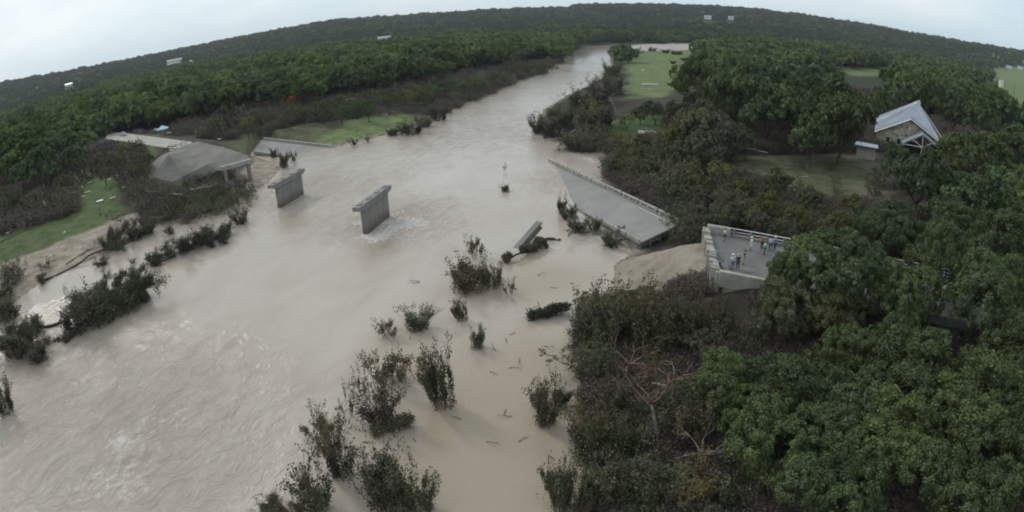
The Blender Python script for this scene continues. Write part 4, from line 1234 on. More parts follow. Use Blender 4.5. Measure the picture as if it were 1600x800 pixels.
for px, py, h, w, c_, sp, ds in [
    (693, 634, 112, 74, 'o', 0, 'tall dense muddy bush'), (600, 668, 75, 62, 'o', 0, 'ragged grey green bush'), (600, 610, 60, 60, 'g', 1, 'sparse half drowned sapling'), (640, 590, 45, 60, 'g', 1, 'sparse half drowned sapling'),
    (570, 625, 50, 45, 'g', 1, 'sparse half drowned sapling'), (535, 745, 90, 50, 'o', 0, 'ragged grey green bush'), (495, 795, 85, 62, 'b', 0, 'muddy brown bush'), (525, 700, 75, 62, 'g', 1, 'sparse half drowned sapling'), (500, 690, 45, 50, 'g', 1, 'sparse half drowned sapling'),
    (545, 655, 45, 40, 'g', 1, 'sparse half drowned sapling'), (612, 800, 115, 80, 'o', 0, 'ragged grey green bush'), (655, 795, 72, 62, 'b', 0, 'dark muddy brown bush'), (590, 770, 60, 50, 'b', 0, 'muddy brown bush'), (432, 812, 32, 50, 'o', 0, 'ragged grey green bush'), (470, 815, 40, 50, 'o', 0, 'ragged grey green bush'),
    (745, 548, 36, 26, 'b', 0, 'small dark bush'), (652, 514, 38, 46, 'g', 0, 'grey green rounded bush'), (722, 500, 40, 36, 'b', 0, 'small dark bush'), (735, 456, 62, 66, 'g', 0, 'grey green rounded bush'), (772, 450, 44, 60, 'o', 0, 'ragged grey green bush'),
    (795, 462, 30, 34, 'b', 1, 'thin drooping bush'), (748, 405, 44, 28, 'g', 1, 'thin drooping bush'), (612, 525, 34, 36, 'g', 1, 'sparse half drowned sapling'), (852, 663, 82, 44, 'b', 0, 'dark muddy brown bush'), (872, 640, 40, 34, 'b', 0, 'dark muddy brown bush'), (838, 640, 36, 30, 'b', 0, 'dark muddy brown bush'),
    (880, 800, 90, 70, 'b', 0, 'dark muddy brown bush'), (915, 805, 80, 70, 'b', 0, 'dark muddy brown bush'), (862, 780, 60, 46, 'o', 1, 'thin drooping bush'), (880, 337, 36, 17, 'w', 0, 'narrow dark fir shaped bush'), (893, 345, 24, 30, 'w', 0, 'small dark bush'),
    (908, 364, 26, 36, 'b', 0, 'brown drift bush'), (930, 366, 26, 36, 'b', 0, 'brown drift bush'), (958, 384, 22, 40, 'b', 0, 'brown drift bush'), (790, 302, 14, 16, 'w', 0, 'tiny dark snag of twigs'), (788, 268, 14, 8, 'w', 1, 'tiny dark snag of twigs'),
    (262, 402, 22, 44, 'w', 0, 'wet dark drift bush'), (292, 392, 26, 40, 'w', 0, 'wet dark drift bush'), (322, 378, 30, 46, 'w', 0, 'wet dark drift bush'), (352, 366, 26, 36, 'w', 0, 'wet dark drift bush'), (378, 350, 30, 30, 'w', 0, 'wet dark drift bush'),
    (268, 366, 18, 22, 'w', 0, 'wet dark drift bush'), (210, 412, 10, 14, 'g', 1, 'tiny dark snag of twigs'), (445, 262, 30, 20, 'o', 0, 'small leafy bush'), (428, 246, 18, 14, 'o', 0, 'small leafy bush'), (460, 255, 22, 16, 'o', 1, 'small leafy bush'),
    (120, 524, 60, 66, 'b', 0, 'dark drowned tree crown'), (160, 508, 74, 74, 'b', 0, 'dark drowned tree crown'), (200, 488, 52, 62, 'b', 0, 'dark drowned tree crown'), (228, 472, 26, 32, 'b', 0, 'dark drowned tree crown'), (30, 556, 46, 60, 'b', 0, 'dark leafy bush'), (62, 566, 44, 44, 'b', 0, 'dark leafy bush'),
    (180, 388, 24, 40, 'b', 0, 'wet dark drift bush'), (212, 376, 26, 40, 'b', 0, 'wet dark drift bush'), (232, 364, 20, 24, 'b', 0, 'wet dark drift bush'), (160, 415, 14, 26, 'b', 0, 'low dark snag of twigs'), (25, 440, 34, 50, 'b', 0, 'dark leafy bush'), (70, 420, 16, 40, 'b', 1, 'thin drooping bush'), (240, 408, 18, 34, 'b', 0, 'wet dark drift bush'),
    (10, 648, 60, 40, 'w', 0, 'dark leafy bush'), (15, 500, 46, 60, 'w', 0, 'dark leafy bush'), (5, 470, 36, 50, 'w', 0, 'dark leafy bush'),
    (640, 210, 26, 40, 'b', 0, 'brown drift bush'), (660, 198, 24, 30, 'o', 0, 'brown drift bush'), (685, 188, 30, 30, 'b', 0, 'brown drift bush'), (615, 212, 16, 24, 'b', 0, 'brown drift bush'), (575, 225, 14, 24, 'b', 1, 'thin drooping bush'), (555, 228, 14, 20, 'b', 1, 'thin drooping bush'),
    (1060, 86, 8, 20, 'o', 0, 'low bush on the gravel bar'), (1090, 90, 8, 22, 'o', 0, 'low bush on the gravel bar'), (1040, 82, 7, 18, 'b', 0, 'low bush on the gravel bar'), (1075, 96, 8, 20, 'o', 0, 'low bush on the gravel bar'), (1020, 80, 7, 16, 'b', 0, 'low bush on the gravel bar'), (1052, 100, 7, 12, 'b', 0, 'low bush on the gravel bar'), (1100, 80, 8, 22, 'b', 0, 'low bush on the gravel bar'), (1046, 134, 6, 8, 'b', 0, 'low bush on the long field'),
    (842, 208, 34, 30, 'b', 0, 'drowned grey brown bush'), (862, 214, 44, 44, 'b', 0, 'drowned grey brown bush'), (885, 205, 60, 46, 'b', 0, 'drowned grey brown bush'), (900, 235, 34, 44, 'b', 0, 'drowned grey brown bush'), (915, 212, 70, 46, 'o', 0, 'drowned grey brown bush'),
    (905, 170, 44, 40, 'b', 0, 'drowned grey brown bush'), (935, 165, 52, 44, 'b', 0, 'drowned grey brown bush'), (960, 150, 44, 40, 'b', 0, 'drowned grey brown bush'), (955, 120, 34, 34, 'b', 0, 'drowned grey brown bush'), (968, 95, 22, 30, 'b', 0, 'drowned grey brown bush'), (990, 90, 18, 26, 'b', 0, 'drowned grey brown bush'),
    (940, 200, 44, 40, 'b', 0, 'drowned grey brown bush'), (878, 240, 10, 22, 'w', 1, 'low dark snag of twigs')]:
    bush(px, py, h, w, c_, ds, sparse=bool(sp))
# thickets: single brush heaps, then the rest of the litter as one mass
OPEN = [[(935, 192), (985, 184), (1045, 184), (1050, 214), (1000, 226), (935, 224)], [(232, 236), (262, 228), (300, 218), (385, 236), (392, 262), (345, 275), (300, 292), (240, 296), (222, 272)], [(955, 408), (1100, 378), (1118, 430), (1125, 462), (1070, 452), (1010, 448), (940, 436)], [(1118, 440), (1175, 448), (1172, 545), (1122, 540)]]
def thickets(poly, count, size, cols, desc, group, rngseed, onwater=False, maxn=4000, bunch=0.75, name='brush_thicket', cat='brush'):
    rng = random.Random(rngseed)
    x0, x1 = min(p[0] for p in poly), max(p[0] for p in poly)
    y0, y1 = min(p[1] for p in poly), max(p[1] for p in poly)
    out = []
    made = 0
    for _ in range(maxn):
        if made >= count: break
        px, py = rng.uniform(x0, x1), rng.uniform(y0, y1)
        if not inpoly(px, py, poly): continue
        P = place(px, py, 0.8)
        if any(inpoly(px, py, q_) for q_ in OPEN) or float(line_d(P.x, P.y, LA, LB)[0]) < 9: continue
        if P.z < (-1.5 if onwater else 0.05): continue
        s_ = rng.uniform(*size)
        if any((P.x - a_) ** 2 + (P.y - b_) ** 2 < (s_ * bunch * 2) ** 2 for a_, b_ in out): continue
        out.append((P.x, P.y))
        P.z = max(P.z, 0)
        far = math.hypot(P.x, P.y) > 170
        tw, lf = rng.choice(BRUSH_FAR if far else BRUSH)
        T = thing(name, None, cat, P, rng.uniform(0, 6.28), group)
        k = s_ / 2.6
        c_ = rng.choice(cols)
        a_ = obj('twigs', tw, T); a_.scale = (k, k, k * rng.uniform(.8, 1.5))
        b_ = obj('leaves', lf, T); b_.scale = a_.scale; setmat(b_, c_)
        a_['kind'] = 'stuff'; b_['kind'] = 'stuff'
        auto_label(T, desc, P)
        made += 1
    return made
n_ = 0
n_ += thickets([(-40, 300), (60, 292), (110, 272), (150, 245), (190, 228), (212, 262), (150, 275), (112, 298), (122, 325), (60, 348), (0, 366), (-40, 385)], 44, (2.6, 4.2), ['leaf_brown', 'leaf_wet', 'leaf_brown'], 'brown flattened brush heap', 'flattened brush on the left bank', 1)
n_ += thickets([(190, 235), (232, 222), (240, 240), (215, 275), (250, 300), (335, 285), (392, 300), (390, 320), (330, 345), (265, 340), (225, 315), (195, 290)], 40, (2.4, 4.0), ['leaf_brown', 'leaf_wet', 'leaf_olive', 'leaf_wet'], 'dark brown brush heap', 'flattened brush on the left bank', 2, True)
n_ += thickets([(300, 212), (340, 180), (430, 172), (560, 150), (700, 122), (800, 104), (870, 92), (885, 104), (840, 120), (770, 145), (720, 160), (640, 165), (560, 180), (470, 190), (400, 205), (330, 218)], 52, (3.2, 5.4), ['leaf_brown', 'leaf_wet', 'leaf_brown', 'leaf_olive'], 'brown storm wrecked brush', 'brown brush between the wood and the river', 3, bunch=0.6)
n_ += thickets([(885, 228), (950, 200), (1060, 190), (1130, 215), (1130, 250), (1060, 300), (1060, 335), (1000, 285), (945, 262)], 48, (2.8, 4.4), ['leaf_olive', 'leaf_olive', 'leaf_grey', 'leaf_brown'], 'olive scrub clump', 'scrub between the fallen span and the clearing', 4, bunch=0.6)
n_ += thickets([(1062, 300), (1120, 285), (1180, 290), (1250, 330), (1350, 345), (1340, 372), (1240, 370), (1105, 348), (1066, 380), (1060, 345)], 42, (2.0, 3.4), ['leaf_brown', 'leaf_wet', 'leaf_brown', 'leaf_olive'], 'reddish brown thicket', 'brown thickets behind the standing deck', 5, bunch=0.55)
n_ += thickets([(1140, 255), (1230, 250), (1380, 262), (1390, 330), (1330, 345), (1240, 320), (1150, 285)], 14, (1.4, 3.0), ['leaf_brown', 'leaf_olive'], 'lone dry bush on tan grass', 'dry bushes on the meadow', 6, bunch=1.2)
n_ += thickets([(905, 480), (960, 470), (1100, 470), (1170, 500), (1165, 560), (1080, 600), (1060, 680), (1110, 800), (930, 810), (915, 720), (925, 640), (965, 600), (905, 560)], 54, (1.6, 2.4), ['leaf_brown', 'leaf_brown', 'leaf_wet', 'leaf_olive'], 'tangled brown undergrowth', 'brown undergrowth by the stripped tree', 7, bunch=0.5)
print('thickets', n_)
fill([(320, 190), (430, 172), (560, 158), (700, 128), (800, 110), (880, 92), (890, 104), (780, 140), (720, 155), (640, 158), (560, 176), (470, 186), (400, 200), (335, 212)], (2.6, 4.6), 1.7, ['leaf_brown', 'leaf_olive', 'leaf_brown', 'leaf_mid'], ['storm broken brown tree', 'storm broken olive tree', 'storm broken brown tree', 'small green tree'], 'storm broken trees between wood and river', n=4000, limit=60, protos=SPARSE, hk=1.2, name='damaged_tree')
fill([(-40, 300), (60, 280), (150, 245), (215, 225), (240, 245), (205, 280), (150, 272), (112, 292), (60, 335), (-40, 360)], (2.0, 3.6), 1.6, ['leaf_brown', 'leaf_olive'], ['storm broken brown tree', 'storm broken olive tree'], 'storm broken trees between wood and river', n=2500, limit=24, protos=SPARSE, hk=1.1, name='damaged_tree')
fill([(1066, 300), (1120, 290), (1200, 300), (1300, 350), (1370, 350), (1340, 380), (1240, 368), (1105, 346), (1066, 372)], (1.6, 2.8), 1.5, ['leaf_brown', 'leaf_olive'], ['low brownish tree', 'low olive tree'], 'olive trees behind the fallen span', n=2500, limit=24, protos=SPARSE, hk=1.1, name='damaged_tree')
# leaning, half stripped trees at the near water's edge
for x, y, r, lf, ds in [(950, 495, 46, 'leaf_olive', 'drab olive tree'), (1010, 505, 38, 'leaf_brown', 'brown mud stained tree'), (1065, 510, 38, 'leaf_olive', 'drab olive tree'), (1105, 540, 36, 'leaf_brown', 'brown mud stained tree'), (930, 560, 30, 'leaf_olive', 'drab olive tree'), (945, 690, 40, 'leaf_brown', 'brown mud stained tree'), (1010, 740, 40, 'leaf_brown', 'brown mud stained tree'), (1090, 780, 44, 'leaf_brown', 'brown mud stained tree'), (930, 478, 34, 'leaf_olive', 'drab olive tree'), (975, 475, 32, 'leaf_grey', 'drab olive tree'), (1030, 500, 34, 'leaf_grey', 'drab olive tree'), (1080, 508, 34, 'leaf_olive', 'drab olive tree'), (935, 540, 30, 'leaf_olive', 'drab olive tree'),
                        (1000, 510, 30, 'leaf_brown', 'brown mud stained tree'), (1060, 530, 34, 'leaf_brown', 'brown mud stained tree'), (1120, 510, 30, 'leaf_brown', 'brown mud stained tree'), (960, 580, 22, 'leaf_olive', 'drab olive tree'),
                        (980, 700, 30, 'leaf_brown', 'brown mud stained tree'), (1060, 750, 34, 'leaf_brown', 'brown mud stained tree'), (1000, 790, 34, 'leaf_grey', 'drab olive tree'), (1090, 250, 26, 'leaf_olive', 'drab olive tree'), (1060, 270, 20, 'leaf_olive', 'drab olive tree'), (1160, 268, 18, 'leaf_brown', 'brown mud stained tree'), (1220, 285, 22, 'leaf_brown', 'brown mud stained tree'),
                        (980, 190, 16, 'leaf_olive', 'drab olive tree'), (985, 258, 16, 'leaf_olive', 'drab olive tree'), (1020, 250, 18, 'leaf_olive', 'drab olive tree')]:
    put(x, y, r, lf, ds, 'mud stained trees on the right bank', hk=0.85, name='damaged_tree', protos=SPARSE)
def bare_tree(base, h, seed, mat, desc, lean=(0, 0), depth=4, cat='dead tree', sub='bark_red', r=0.22):
    rng = np.random.default_rng(seed)
    desc = desc.replace('stripped bare tree with', 'bare tree,')
    T = thing('stripped_tree', None, cat, base, 0, 'trees stripped bare by the flood')
    segs, tips = [], []
    grow(rng, (0, 0, -0.5), (lean[0], lean[1], 1), h * 0.5, r, 0, segs=segs, tips=tips, wob=0.1, nseg=5)
    top = segs[-1][1]
    obj('trunk', seg_mesh('trunk', segs, [M[mat]], 6), T)
    s2, t2 = [], []
    for k in range(5):
        a_ = k * 1.3 + rng.uniform(-.3, .3)
        grow(rng, top - np.array([0, 0, rng.uniform(0, h * .1)]), (math.cos(a_) * .9, math.sin(a_) * .9, rng.uniform(0.4, 1.0)), h * 0.24, r * .5, depth - 2, 2, 0.5, 0.2, 0, 0.75, s2, t2)
    obj('branches', seg_mesh('branches', s2, [M[sub]], 4), T)
    auto_label(T, desc, base + Vector((0, 0, h * .6)))
for px, py, hpx, seed, mt, ln, sb in [(1030, 700, 150, 1, 'bark_pale', (-.12, 0), 'bark_red'), (1045, 650, 120, 2, 'bark_red', (.3, .1), 'bark_red'), (985, 600, 95, 3, 'bark_red', (-.3, .1), 'bark_red'), (1085, 735, 90, 4, 'bark_pale', (.1, 0), 'bark_pale'),
                              (960, 745, 60, 5, 'bark_pale', (-.2, 0), 'bark_pale'), (1120, 760, 80, 6, 'bark_pale', (.3, .2), 'twig'), (1075, 560, 70, 7, 'bark_red', (.2, 0), 'bark_red'), (980, 345, 0, 8, 'bark_pale', (.1, 0), 'bark_pale'),
                              (1075, 300, 40, 9, 'bark_pale', (.1, 0), 'twig'), (1000, 300, 38, 10, 'bark_pale', (-.1, 0), 'twig'), (445, 180, 28, 11, 'bark', (.2, 0), 'bark'), (690, 145, 26, 12, 'bark', (.2, 0), 'bark'), (855, 118, 30, 13, 'bark_red', (.1, 0), 'bark_red'), (930, 215, 50, 14, 'bark_pale', (-.4, 0), 'twig'), (965, 175, 50, 15, 'bark_pale', (-.3, 0), 'twig'),
                              (620, 160, 24, 16, 'bark', (0.1, 0), 'bark'), (760, 138, 30, 17, 'bark', (0.1, 0), 'bark'), (800, 122, 30, 18, 'bark_red', (0, 0), 'bark'), (350, 195, 20, 19, 'bark', (.5, 0), 'bark')]:
    if not hpx: continue
    P = place(px, py, 0)
    P.z = max(P.z, 0)
    D = (P - Vector((0, 0, CAM_H))).length
    bare_tree(P, hpx / FPX * D * 1.2, seed, mt, 'stripped bare tree with ' + {'bark_pale': 'pale', 'bark_red': 'reddish', 'bark': 'dark'}[mt] + ' trunk', ln, sub=sb)
def fallen(root, tip, seed, desc, leaf='leaf_wet', r=0.28, spread=1.0, per=16, tuftr=0.55, root_z=0.5, tip_z=0.8, start=0.3, nbr=9, lift=0.6):
    rng = np.random.default_rng(seed)
    A, B = at(*root, root_z), at(*tip, tip_z)
    T = thing('fallen_tree', None, 'fallen tree', (A.x, A.y, 0), 0, 'fallen trees washed against the left bank')
    A0 = np.array((0, 0, root_z)); B0 = np.array((B.x - A.x, B.y - A.y, tip_z)); L = np.linalg.norm(B0)
    d = (B0 - A0) / np.linalg.norm(B0 - A0)
    segs = []; prev = A0; n_ = 9
    for i in range(n_):
        q = A0 + (B0 - A0) * (i + 1) / n_ + rng.normal(0, L * 0.012, 3)
        segs.append((prev, q, r * (1 - .8 * i / n_), r * (1 - .8 * (i + 1) / n_))); prev = q
    obj('trunk', seg_mesh('trunk', segs, [M['bark_wet']], 6), T)
    s2, t2 = [], []
    for k in range(nbr):
        f = start + (1 - start) * (k + .5) / nbr
        p = A0 + (B0 - A0) * f
        sd_ = np.cross(d, [0, 0, 1]) * (1 if k % 2 else -1)
        grow(rng, p, sd_ * rng.uniform(.2, .9) * spread + d * .7 + np.array([0, 0, lift * rng.uniform(.1, 1.0)]), L * .13 * spread, r * .26, 2, 2, 0.55, .2, -.02, .7, s2, t2)
    for k in range(6):
        a_ = rng.uniform(0, 6.28)
        grow(rng, A0, -d * .7 + np.array([math.cos(a_), math.sin(a_), rng.uniform(-.2, .9)]), r * 3.2, r * .3, 1, 2, .5, .2, 0, .6, s2, [])
    obj('branches', seg_mesh('branches', s2, [M['bark_wet']], 4), T)
    if per > 5: t2 = t2 + [(q, (q - p) / (np.linalg.norm(q - p) + 1e-9)) for p, q, ra, rb in s2 if rb < r * .22]
    lf = obj('leaves', tuft_mesh('leaves', seed, t2, int(per * 1.5), tuftr * 1.15, 0.10), T); setmat(lf, leaf)
    auto_label(T, desc, A.lerp(B, .6))
fallen((62, 512), (215, 462), 21, 'big fallen tree with dark wet crown', r=.3, spread=1.5, per=26, nbr=14, tuftr=.6, lift=.9)
fallen((108, 526), (190, 448), 27, 'fallen tree limb with dark wet leaves', r=.25, spread=1.1, per=22, nbr=9)
fallen((66, 438), (228, 362), 22, 'long fallen trunk with leafy top', r=.32, spread=.8, per=18, start=.45, nbr=10)
fallen((105, 412), (172, 372), 31, 'thin fallen branch on the mud strip', r=.16, spread=.6, per=5, start=.3, nbr=6)
fallen((-30, 530), (60, 540), 23, 'fallen tree leaning over the water', r=.3, spread=1.2, per=22, nbr=10, lift=.8)
fallen((8, 408), (76, 418), 24, 'bare fallen tree on the lawn', r=.25, spread=.8, per=3, nbr=6)
fallen((245, 410), (345, 372), 25, 'half sunk fallen tree', r=.25, spread=.8, per=18, nbr=10)
fallen((590, 672), (640, 655), 26, 'small trailing drift branch', r=.1, spread=.5, per=8, nbr=5, leaf='leaf_brown')
fallen((795, 404), (848, 380), 28, 'drift raft of branches', r=.2, spread=.6, per=26, nbr=8, tuftr=.4, leaf='leaf_wet')
fallen((835, 494), (880, 480), 29, 'floating clump of roots and twigs', r=.16, spread=.7, per=12, nbr=6, leaf='leaf_wet', start=.1)
fallen((470, 168), (440, 185), 30, 'uprooted tree lying before the wood', r=.3, spread=.8, per=3, nbr=6)
fallen((245, 232), (290, 226), 32, 'uprooted bare tree on the road', r=.25, spread=.8, per=2, nbr=6, root_z=7, tip_z=7.6)
rngw = random.Random(44)
def wreck(px, py, lpx, seed, mat='bark_wet', leafy=0):
    P = march(px, py)
    D = (P - Vector((0, 0, CAM_H))).length; L = lpx / FPX * D
    P.z += rngw.uniform(0.9, 2.0) if P.z > .6 else 0
    rg_ = np.random.default_rng(seed)
    T = thing('uprooted_trunk', None, 'uprooted tree', P, rngw.uniform(-.7, .7) + (math.pi if rngw.random() < .5 else 0), 'uprooted trunks in the flood wreckage')
    z0_ = rngw.uniform(.6, 1.6) if leafy >= 0 else .2
    segs, s2, t2 = [], [], []
    p_ = np.array([-L / 2, 0, z0_]); r0_ = L * .028
    for i in range(7):
        q = np.array([-L / 2 + L * (i + 1) / 7, 0, z0_ + .12 * i]) + rg_.normal(0, L * .02, 3)
        segs.append((p_, q, r0_ * (1 - i * .11), r0_ * (1 - (i + 1) * .11))); p_ = q
        if i > 1: grow(rg_, q, (rg_.uniform(.1, 1), rg_.uniform(-1, 1), rg_.uniform(0, 1)), L * .22, r0_ * .4, 2, 2, .5, .2, 0, .68, s2, t2)
    for k in range(7):
        a_ = k * .9
        grow(rg_, (-L / 2, 0, z0_), (-.6, math.cos(a_), math.sin(a_)), L * .07, r0_ * .4, 1, 2, .5, .2, 0, .6, s2, [])
    obj('trunk', seg_mesh('trunk', segs, [M[mat]], 6), T)
    obj('branches', seg_mesh('branches', s2, [M['twig']], 4), T)['kind'] = 'stuff'
    if leafy > 0:
        lf = obj('leaves', tuft_mesh('leaves', seed, t2, leafy, L * .05, max(.1, L * .012)), T); setmat(lf, 'leaf_brown'); lf['kind'] = 'stuff'
    auto_label(T, 'uprooted ' + {'bark_wet': 'dark', 'bark_pale': 'pale', 'bark': 'grey brown'}[mat] + ' trunk', P)
for i, (px, py, l_) in enumerate([(25, 330, 60), (70, 330, 55), (110, 318, 40), (60, 355, 50), (15, 390, 50), (150, 262, 40), (205, 260, 40), (215, 300, 45), (240, 320, 50), (280, 325, 55), (320, 315, 50), (355, 320, 45), (300, 345, 45), (250, 350, 40), (370, 300, 35), (200, 350, 45), (180, 365, 40),
                                  (350, 200, 32), (385, 195, 32), (420, 188, 34), (470, 180, 34), (505, 172, 30), (545, 168, 30), (585, 160, 28), (625, 158, 28), (665, 150, 28), (700, 148, 26), (735, 140, 26), (770, 135, 26), (650, 175, 26), (600, 192, 24), (310, 205, 28), (390, 215, 26),
                                  (870, 225, 34), (905, 222, 36), (850, 205, 28), (930, 200, 34), (960, 130, 24), (1000, 240, 36), (1080, 330, 44), (1110, 342, 40), (1170, 345, 44), (1230, 352, 40), (905, 372, 36), (945, 385, 40), (1180, 262, 34), (1250, 300, 40), (890, 590, 55), (1000, 70, 20), (1050, 72, 20), (1085, 75, 20)]):
    wreck(px, py, l_, 1200 + i, ['bark_wet', 'bark_pale', 'bark_pale', 'bark'][i % 4], [8, 3, 0, 6][i % 4])
for (a0, b0, z0, z1, r, mt, ds) in [((838, 372), (876, 374), .25, .2, .35, 'bark_wet', 'dark drift log lying beside the broken girder'), ((846, 488), (840, 470), .3, 1.6, .13, 'bark_pale', 'white splintered stick upright in a drift clump'),
                            ((590, 168), (599, 162), 3, 4.5, .4, 'bark_pale', 'pale broken log on the far lawn before the wood'), ((185, 283), (173, 257), 3, 3.6, .45, 'concrete', 'long pale pipe lying on the left lawn'),
                            ((1040, 603), (1018, 598), 5, 5.3, .12, 'bark_pale', 'pale broken log caught in the stripped tree')]:
    A, B = at(*a0, z0), at(*b0, z1)
    zg = gz(A.x, A.y)
    if ds.startswith(('pale broken log on', 'long pale')):
        A.z = max(zg, 0) + .4; B.z = max(gz(B.x, B.y), 0) + .6
    s_ = []; rg_ = np.random.default_rng(int(a0[0])); p_ = np.array(A); 
    for i in range(6):
        q = np.array(A.lerp(B, (i + 1) / 6)) + rg_.normal(0, r * .25, 3)
        s_.append((p_, q, r * (1 - .08 * i), r * (1 - .08 * (i + 1)))); p_ = q
    tag(obj('drift_log' if 'pipe' not in ds else 'drain_pipe', seg_mesh('log', s_, [M[mt]], 8)), ds, 'log' if 'pipe' not in ds else 'pipe')
for px, py, h, w, c_ in [(915, 545, 95, 60, 'o'), (945, 560, 110, 60, 'b'), (985, 548, 115, 60, 'o'), (1020, 560, 100, 60, 'g'), (1055, 548, 110, 60, 'b'), (1095, 548, 100, 60, 'o'), (1120, 585, 90, 50, 'b'), (925, 610, 80, 50, 'g'),
                         (915, 720, 90, 60, 'o'), (950, 740, 90, 60, 'b'), (930, 800, 90, 60, 'b'), (990, 720, 80, 60, 'b'), (1050, 690, 90, 60, 'b'), (1080, 720, 90, 60, 'o'), (1010, 800, 90, 70, 'b'), (1070, 810, 90, 70, 'o'), (1130, 800, 90, 70, 'b'), (965, 660, 80, 50, 'b')]:
    bush(px, py, h, w, c_, 'feathery brown and green sapling', 'saplings on the near right bank', name='bank_sapling', cat='sapling')
rngp = random.Random(12)
for i in range(26):
    px, py = rngp.uniform(925, 1130), rngp.uniform(520, 790)
    P = place(px, py, 1.0)
    L = rngp.uniform(1.4, 3.6); a_ = rngp.uniform(0, 6.28)
    segs = []; p_ = np.array([0, 0, .1]); d_ = np.array([math.cos(a_), math.sin(a_), rngp.uniform(.2, 1.4)]); d_ /= np.linalg.norm(d_)
    rg_ = np.random.default_rng(i)
    grow(rg_, p_, d_, L, .055, 1, 1, .5, .12, 0, .5, segs, [], 4)
    o_ = obj('bare_stick', seg_mesh('stick', segs, [M['bark_pale'] if i % 3 else M['bark_red']], 4), None, P)
    tag(o_, None, 'stick', 'bleached sticks in the undergrowth')
    auto_label(o_, 'thin bare pale stick' if i % 3 else 'thin bare reddish stick', P)
for i, (px, py) in enumerate([(656, 440), (655, 441), (700, 470), (681, 478), (805, 520), (790, 528), (775, 548), (812, 560), (795, 575), (765, 580), (850, 540), (870, 555), (705, 640), (720, 655), (760, 690), (800, 650), (810, 690), (790, 640), (640, 530), (560, 560), (630, 620), (540, 620), (500, 655), (660, 600), (840, 430), (870, 450), (590, 545), (830, 600), (575, 690), (650, 690)]):
    P = at(px, py, 0.05)
    rg_ = np.random.default_rng(900 + i); segs = []
    a_ = rngp.uniform(0, 6.28)
    grow(rg_, (0, 0, 0), (math.cos(a_), math.sin(a_), .08), rngp.uniform(.5, 1.3), .04, 1, 2, .5, .15, 0, .6, segs, [], 3)
    o_ = obj('floating_twig', seg_mesh('twig', segs, [M['bark_wet']], 4), None, P)
    tag(o_, None, 'twig', 'twigs drifting between the bushes')
    auto_label(o_, 'small dark drifting twig', P)
# loose litter: one mass of twigs and leaf scraps over the brown ground
rng = np.random.default_rng(17)
LITTER = [([(-60, 290), (100, 262), (190, 218), (245, 215), (250, 300), (335, 290), (395, 310), (390, 345), (250, 350), (225, 330), (190, 275), (140, 278), (114, 298), (124, 326), (60, 350), (0, 368), (-60, 390)], 2600),
          ([(255, 215), (340, 175), (560, 145), (700, 118), (880, 88), (892, 104), (800, 134), (720, 165), (640, 172), (560, 182), (470, 192), (400, 210), (330, 222)], 3800),
          ([(880, 225), (950, 190), (1060, 180), (1130, 210), (1135, 255), (1060, 300), (1066, 345), (1000, 290), (945, 262)], 2600),
          ([(1062, 300), (1120, 280), (1180, 285), (1250, 320), (1380, 330), (1380, 400), (1240, 372), (1105, 348), (1066, 380)], 3000),
          ([(1110, 445), (1180, 460), (1400, 400), (1640, 400), (1660, 860), (900, 860), (915, 640), (905, 480), (960, 465)], 5200),
          ([(1060, 180), (1110, 150), (1240, 150), (1380, 150), (1380, 245), (1130, 248)], 2600),
          ([(1440, 150), (1560, 150), (1700, 220), (1600, 380), (1400, 420), (1390, 330), (1470, 260)], 1500)]
lp = []
for poly, cnt in LITTER:
    x0, x1 = min(p[0] for p in poly), max(p[0] for p in poly); y0, y1 = min(p[1] for p in poly), max(p[1] for p in poly)
    c_ = 0
    while c_ < cnt:
        px, py = rng.uniform(x0, x1), rng.uniform(y0, y1)
        c_ += 1
        if not inpoly(px, py, poly) or any(inpoly(px, py, q_) for q_ in OPEN): continue
        P = at(px, py, 3.0)
        lp.append((P.x, P.y))
lp = np.array(lp)
gl = ground(lp[:, 0], lp[:, 1]); dl = sdist(lp[:, 0], lp[:, 1], RIVER)
dk, _t = line_d(lp[:, 0], lp[:, 1], RA, RB)
ok = (gl > 0.1) & (dl > 0.5) & (dk > 8.5) & (line_d(lp[:, 0], lp[:, 1], LA, LB)[0] > 8.5)
pts = [(a_, b_, c_ - .1, rng.uniform(.25, .75) * (1 if math.hypot(a_, b_) < 150 else 1.8), rng.uniform(0, 6.28), rng.integers(0, 5)) for (a_, b_), c_, o_ in zip(lp, gl, ok) if o_]
litk = []
for i, (tw, lf) in enumerate(BRUSH):
    # joined twig-and-leaf scrap
    bm = bmesh.new(); bm.from_mesh(tw); nf = len(bm.faces); bm.from_mesh(lf)
    bm.faces.ensure_lookup_table()
    for f_ in bm.faces[nf:]: f_.material_index = 1
    me_ = bpy.data.meshes.new('litter'); 
    bm.to_mesh(me_); bm.free()
    me_.materials.clear(); me_.materials.append(M['twig']); me_.materials.append(M['leaf_brown' if i % 2 else 'leaf_olive'])
    litk.append(me_)
forest_stuff('ground_litter', pts, litk, None)['label'] = 'low brown litter of twigs and weeds on both banks'
